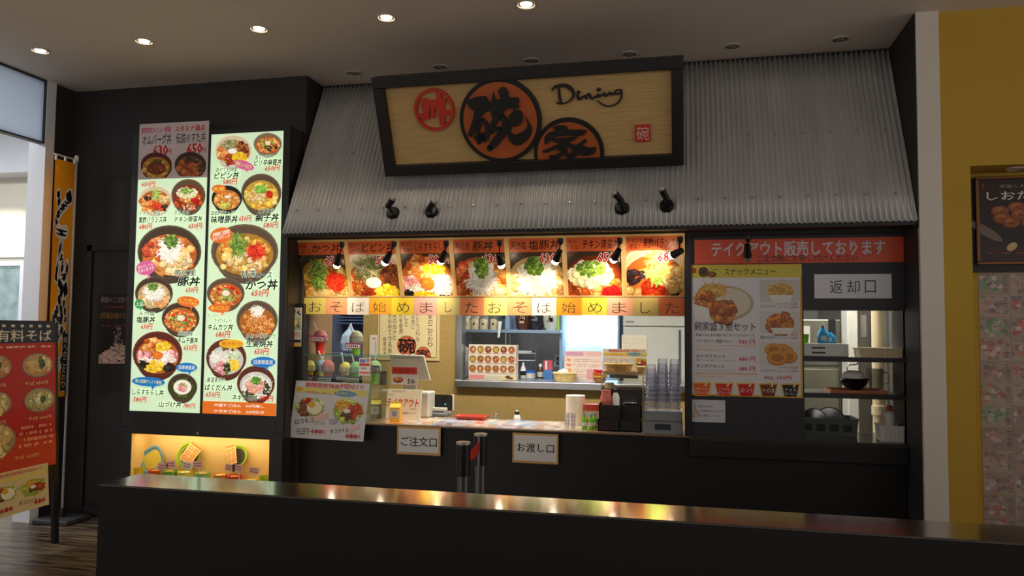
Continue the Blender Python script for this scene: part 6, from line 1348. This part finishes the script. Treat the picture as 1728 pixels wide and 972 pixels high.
# ================================================================== LEFT: FOLDING BOARD AND BANNER FLAG
q = P(97, 915, Z=0)
dirv = Vector((.07, 1, 0)).normalized(); rz = math.atan2(dirv.y, dirv.x)
top = 1.46
pos = Vector((q.x, q.y, 0))
lean = .06
ab = thing('folding_board', 'black folding sign board with a red noodle menu by the lobby opening', 'sign board', pos, (0, 0, rz))
BW = .62
for xx in (-.02, -BW-.02): MB().box(xx-.018, xx+.018, -.015, .015, 0, top).obj('front_leg', m_blackmetal, ab, rot=(-lean, 0, 0))
for xx in (-.02, -BW-.02): MB().tube([(xx, .55, 0), (xx, top*lean+.03, top-.03)], .013).obj('rear_leg', m_blackmetal, ab)
box(-BW-.02, -.02, -.012, .012, .42, top+.02).obj('panel', m_blackmetal, ab, rot=(-lean, 0, 0))
Mb = Matrix.Translation(pos) @ Matrix.Rotation(rz, 4, 'Z') @ Matrix.Rotation(math.pi/2-lean, 4, 'X') @ Matrix.Translation((-BW-.02, .42, .013))
def boardsheet(name, label, u0, v0, u1, v1, z, paper, rot=0):
    M = Mb @ Matrix.Translation((u0, v0, z)) @ Matrix.Rotation(rot, 4, 'Z')
    t = thing(name, label, 'poster'); t.matrix_world = M
    c = Canvas(t, M, 'uv', u1-u0, v1-v0, MPG); c.rect(0, 0, 1, 1, paper); o = len(c.v); c.v += [(a, b_, -.001) for a, b_, d in c.v[-4:]]; c.fc.append((o+3, o+2, o+1, o)); c.c.append(S(*paper)); c.flush('sheet', z=.001); return t, c
vb = (P(84, 786, X=q.x).z-.42)
t, c = boardsheet('noodle_menu', 'red noodle menu with a navy heading on the folding board', .005, vb, BW-.005, top-.42+.012, .002, (190, 34, 34))
c.rect(0, 0, 1, .145, (30, 38, 70))
c.flush('heading_band')
for k in range(9):
    c.rect(.05+k*.105, .02, .09+k*.105, .038, (214, 206, 180)); c.flush('heading_square')
c.text('有料そば', .30, .055, .95, .135, (225, 215, 190), .012); c.flush('heading', z=.001)
rg = random.Random(12); c.rect(0, .78, 1, 1, (206, 56, 36)); c.flush('lower_band'); c.scribble(.05, .16, .95, .185, 1, (235, 190, 150), rg, .8); c.flush('band_print', z=.001)
for k, (x, y, key) in enumerate(((.78, .30, 'soba'), (.28, .30, 'soba'), (.80, .54, 'sobaegg'), (.28, .54, 'tempura'), (.25, .78, 'tempura'))):
    rx_ = .19 if k < 4 else .27; c.ell(x, y, rx_, rx_*.44, (150, 120, 100)); c.ell(x, y, rx_*.93, rx_*.40, (186, 150, 110)); food(c, key, x, y, rx_*.88, rx_*.36, k, .9); c.flush('noodle_picture', z=.001)
for (x, y) in ((.62, .41), (.12, .41), (.66, .65), (.12, .65), (.5, .90)):
    c.text('そば 650円', x, y, x+.28, y+.025, (236, 205, 120), .01); c.flush('price')
c.scribble(.55, .70, .97, .86, 4, (240, 150, 110), rg, .7); c.flush('small_print')
t, c = boardsheet('rice_menu', 'cream special menu hanging under the red noodle menu', .06, vb-.27, BW-.06, vb+.004, .006, (222, 200, 150), .03)
c.text('期間限定特別MENU', .1, .04, .9, .12, (216, 90, 50), .02); c.rect(.02, .15, .98, .24, (230, 206, 110)); c.flush('heading', z=.001)
food(c, 'locomoco', .36, .48, .19, .2, 2, .7); c.flush('dish_picture', z=.001); food(c, 'taco', .78, .48, .19, .22, 3, .7); c.flush('dish_picture', z=.001)
c.text('680', .3, .80, .48, .9, (190, 40, 40), .04); c.text('680', .78, .80, .94, .9, (190, 40, 40), .04); c.text('タコライス', .56, .74, .82, .84, (110, 70, 50), .01); c.flush('price_print')

# nobori flag on its pole
fb = P(104, 880, Z=0); fx = fb.x
fl = thing('banner_flag', 'orange vertical banner flag with black brush characters on a thin pole', 'banner', (fb.x, fb.y, 0))
ftop = P(122, 266, X=fx).z
MB().lathe([(.009, .03), (.009, 1.2), (.0085, ftop)], 12).obj('pole', mat('pale_pole', (170, 168, 165), .35, .3), fl, smooth=True)
MB().lathe([(.014, ftop-.02), (.016, ftop+.01), (.010, ftop+.025)], 14).obj('pole_cap', m_whiteplastic, fl, smooth=True)
MB().box(-.15, .15, -.12, .12, 0, .035).obj('base', mat('base_grey', (60, 60, 64), .4), fl, bev=.01); MB().lathe([(.02, .03), (.02, .10)], 14).obj('socket', m_blackplastic, fl)
y0f = P(93, 263, X=fx).y-fb.y; y1f = -.012
zt_, zb_ = P(110, 272, X=fx).z-.0, P(114, 668, X=fx).z
MB().tube([(0, .0, ftop-.008), (0, y0f-.01, ftop-.008)], .006).obj('cross_rod', m_whiteplastic, fl)
for s_ in (.05, .5, .95): MB().tube([(0, y0f+(y1f-y0f)*s_, ftop-.008), (0, y0f+(y1f-y0f)*s_, zt_-.01)], .008, 8).obj('loop', m_whiteplastic, fl)
FW_, FH_ = y1f-y0f, zt_-zb_
Mf = Matrix.Translation((fb.x+.004, fb.y+y0f, zb_)) @ Matrix.Rotation(math.pi/2, 4, 'Z') @ Matrix.Rotation(math.pi/2, 4, 'X')
class FlagCanvas(Canvas):
    def flush(s, name, label=None, z=.0006, parent=None):
        # the cloth billows a little: move every point with the cloth
        g = lambda u, v, zz: (zz+.010*math.sin(v/FH_*7)*math.sin(u/FW_*3.1)+.004+.03*(1-v/FH_)*(.5-u/FW_), y0f+u, zb_+v)
        s.v = [g(*p) for p in s.v]
        return Canvas.flush(s, name, label, z, parent)
c = FlagCanvas(fl, Mf, 'uv', FW_, FH_, MP)
n, mrow = 6, 40
for j in range(mrow):
    for i in range(n): c.poly([(i/n, j/mrow), ((i+1)/n, j/mrow), ((i+1)/n, (j+1)/mrow), (i/n, (j+1)/mrow)], (250, 158, 24)); c.z = .0006
c.z = -.0012
for j in range(mrow):
    for i in range(n): c.poly([(i/n, j/mrow), ((i+1)/n, j/mrow), ((i+1)/n, (j+1)/mrow), (i/n, (j+1)/mrow)], (250, 158, 24)); c.z = -.0012
c.flush('cloth', z=.0015)
c.rect(.06, .035, .97, .042, (240, 225, 200)); c.rect(.06, .975, .97, .981, (240, 225, 200)); c.flush('edge_stripe', z=.002)
for k, ch in enumerate('どんぶり'):
    c.text(ch, .14+.08*(k % 2), .13+k*.19, .86, .13+(k+1)*.19-.005, (20, 20, 30), .06, outline=(238, 228, 220), ow=.115)
c.flush('brush_characters', z=.006)
c.rect(.68, .735, .99, .975, (22, 24, 34)); c.column('味へのこだわり', .835, .745, .965, .22, (236, 230, 220), .01); c.flush('side_lettering')

# ================================================================== RIGHT: RECESS WITH POSTER AND SHEETS
YR = -.06
a, b_ = P(1643, 296, Y=YR), P(1646, 460, Y=YR)
t = thing('poster_board', 'black backing board in the recess of the mustard wall', 'board', (rx0, YR, b_.z)); box(0, 2.55-rx0-.002, -.02, -.001, 0, rzt-b_.z-.03).obj('board', m_black, t)
x0, z1, x1, z0 = P(1644, 299, Y=YR-.03).x, P(1644, 299, Y=YR-.03).z, P(1644, 299, Y=YR-.03).x+.52, P(1648, 447, Y=YR-.03).z
t, cv = sheet('dumpling_poster', 'dark framed poster of round brown dumplings in the wall recess', 'poster', (x0, z1, x1, z0), YR-.032, paper=(50, 30, 28), material=MPG, mode='uv', th=.008)
w_, h_ = x1-x0, z1-z0; m_pf = mat('bronze_frame', (120, 78, 36), .35, .4)
for q in ((0, w_, 0, .018), (0, w_, h_-.018, h_), (0, .018, .018, h_-.018), (w_-.018, w_, .018, h_-.018)): box(*q, .0, .014).obj('frame_rail', m_pf, t, bev=.004)
rg = random.Random(31)
cv.ell(.5, .52, .42, .26, (26, 18, 18)); cv.ell(.5, .52, .41, .25, (38, 26, 24)); cv.ell(.1, .62, .2, .05, (120, 104, 90), 20, .6)
for (x, y) in ((.25, .40), (.42, .36), (.6, .36), (.78, .39), (.27, .48), (.45, .44), (.62, .45), (.8, .48), (.36, .53), (.55, .53), (.7, .55)):
    cv.ell(x, y, .095, .065, (84, 40, 18)); cv.ell(x, y-.006, .088, .058, (146, 78, 36)); cv.ell(x-.015, y-.022, .045, .026, (184, 110, 60))
    for k in range(4): cv.blob(x+.05*(rg.random()-.5), y+.04*(rg.random()-.5), .012, .009, (96, 46, 22), rg, 6)
cv.flush('dumpling_picture', z=.0012)
cv.text('しおたこ焼', .12, .17, .9, .275, (235, 225, 215), .012, outline=(60, 30, 28), ow=.06); cv.text('天塩しお焼きの逸品', .25, .095, .85, .135, (170, 150, 140), .0); cv.text('420円', .52, .62, .92, .75, (60, 30, 30), .02, outline=(150, 120, 110), ow=.05); cv.scribble(.12, .86, .9, .88, 1, (190, 60, 50), rg, .8); cv.ell(.36, .80, .06, .04, (206, 176, 120), 16, -.7); cv.rect(.07, .07, .1, .13, (120, 40, 36)); cv.flush('lettering')
q = P(1712, 286, Y=-.17); t = thing('recess_downlight', 'small downlight in the top of the wall recess', 'downlight', (q.x, -.175, rzt)); MB().lathe([(.05, 0), (.05, -.004), (.042, -.008), (.036, -.002)], 24, cap=False).obj('rim', m_rim, t, smooth=True); MB().lathe([(.036, -.002), (.001, -.004)], 24, cap=False).obj('lamp', mat('dim_lamp', (225, 205, 170), .3), t)
# pinned sheets below
gx0, gz1 = P(1650, 463, Y=YR).x, b_.z-.004
cw = .163; chh = (P(1650, 463, Y=YR).z-P(1652, 885, Y=YR).z)/11.3
for r_ in range(12):
    for k in range(3):
        xx = gx0+k*cw; zz = gz1-r_*chh
        if zz-chh < .05: continue
        t, cv = sheet('pinned_sheet', 'faded printed sheet in the wall recess, %s row from the top, %s column' % ((ordn(r_) if r_ < 11 else 'twelfth'), ('left', 'second', 'third')[k]), 'paper sheet', (xx+.001, zz, xx+cw-.001, zz-chh+.002), YR-.0012-.0006*((r_+k) % 2), paper=jit((176, 160, 150), rg, .05), th=.0005, mode='uv', group='pinned sheets in the wall recess')
        cc = rg.choice([(190, 120, 116), (184, 130, 122), (180, 146, 138), (130, 160, 136), (186, 134, 112), (178, 150, 142), (184, 146, 138)])
        cv.clip = (.02, .02, .98, .98)
        for j in range(26): cv.blob(.42+rg.gauss(0, .2), .5+rg.gauss(0, .2), .11, .12, jit(rg.choice([cc, cc, (196, 180, 168), (150, 136, 140)]), rg, .1), rg)
        cv.clip = None; cv.scribble(.80, .1, .96, .9, 7, (120, 110, 116), rg, .7); cv.scribble(.04, .04, .5, .14, 1, (130, 120, 130), rg, .6); cv.flush('drawing')

# ================================================================== LOBBY LAMPS
q = P(8, 330, Y=1.58)
t = thing('lobby_downlight', 'small spot lamp lighting the lobby wall', 'downlight', (q.x, 1.25, 3.2)); MB().lathe([(.05, .4), (.05, .0), (.04, .0), (.036, .1)], 20, cap=False).obj('can', m_lobby, t, smooth=True); MB().lathe([(.038, .02), (.001, .015)], 20, cap=False).obj('lamp', emis('lobby_bulb', (255, 245, 225), 12), t)
spot('lobby_spot', t, (q.x, 1.25, 3.18), (q.x, 1.6, 2.2), P_LOBBY*.9, 70, .8, (1, .93, .8), .03)
t = thing('lobby_fill_lamp', 'square lamp added to the lobby ceiling in place of its daylight', 'ceiling lamp', (-6.6, -1.0, 3.6)); box(-.6, .6, -.6, .6, -.05, 0).obj('housing', m_whiteplastic, t); box(-.57, .57, -.57, .57, -.056, -.05).obj('diffuser', emis('lobby_fill_panel', (235, 242, 255), 3), t)  # unseen lamp added to stand in for the lobby's daylight
l = D.lights.new('lobby_fill_light', 'AREA'); l.size = 1.1; l.energy = P_LOBBY; l.color = (.92, .96, 1); o = D.objects.new('lobby_fill_light', l); COL.objects.link(o); o.location = (0, 0, -.07); o.parent = t
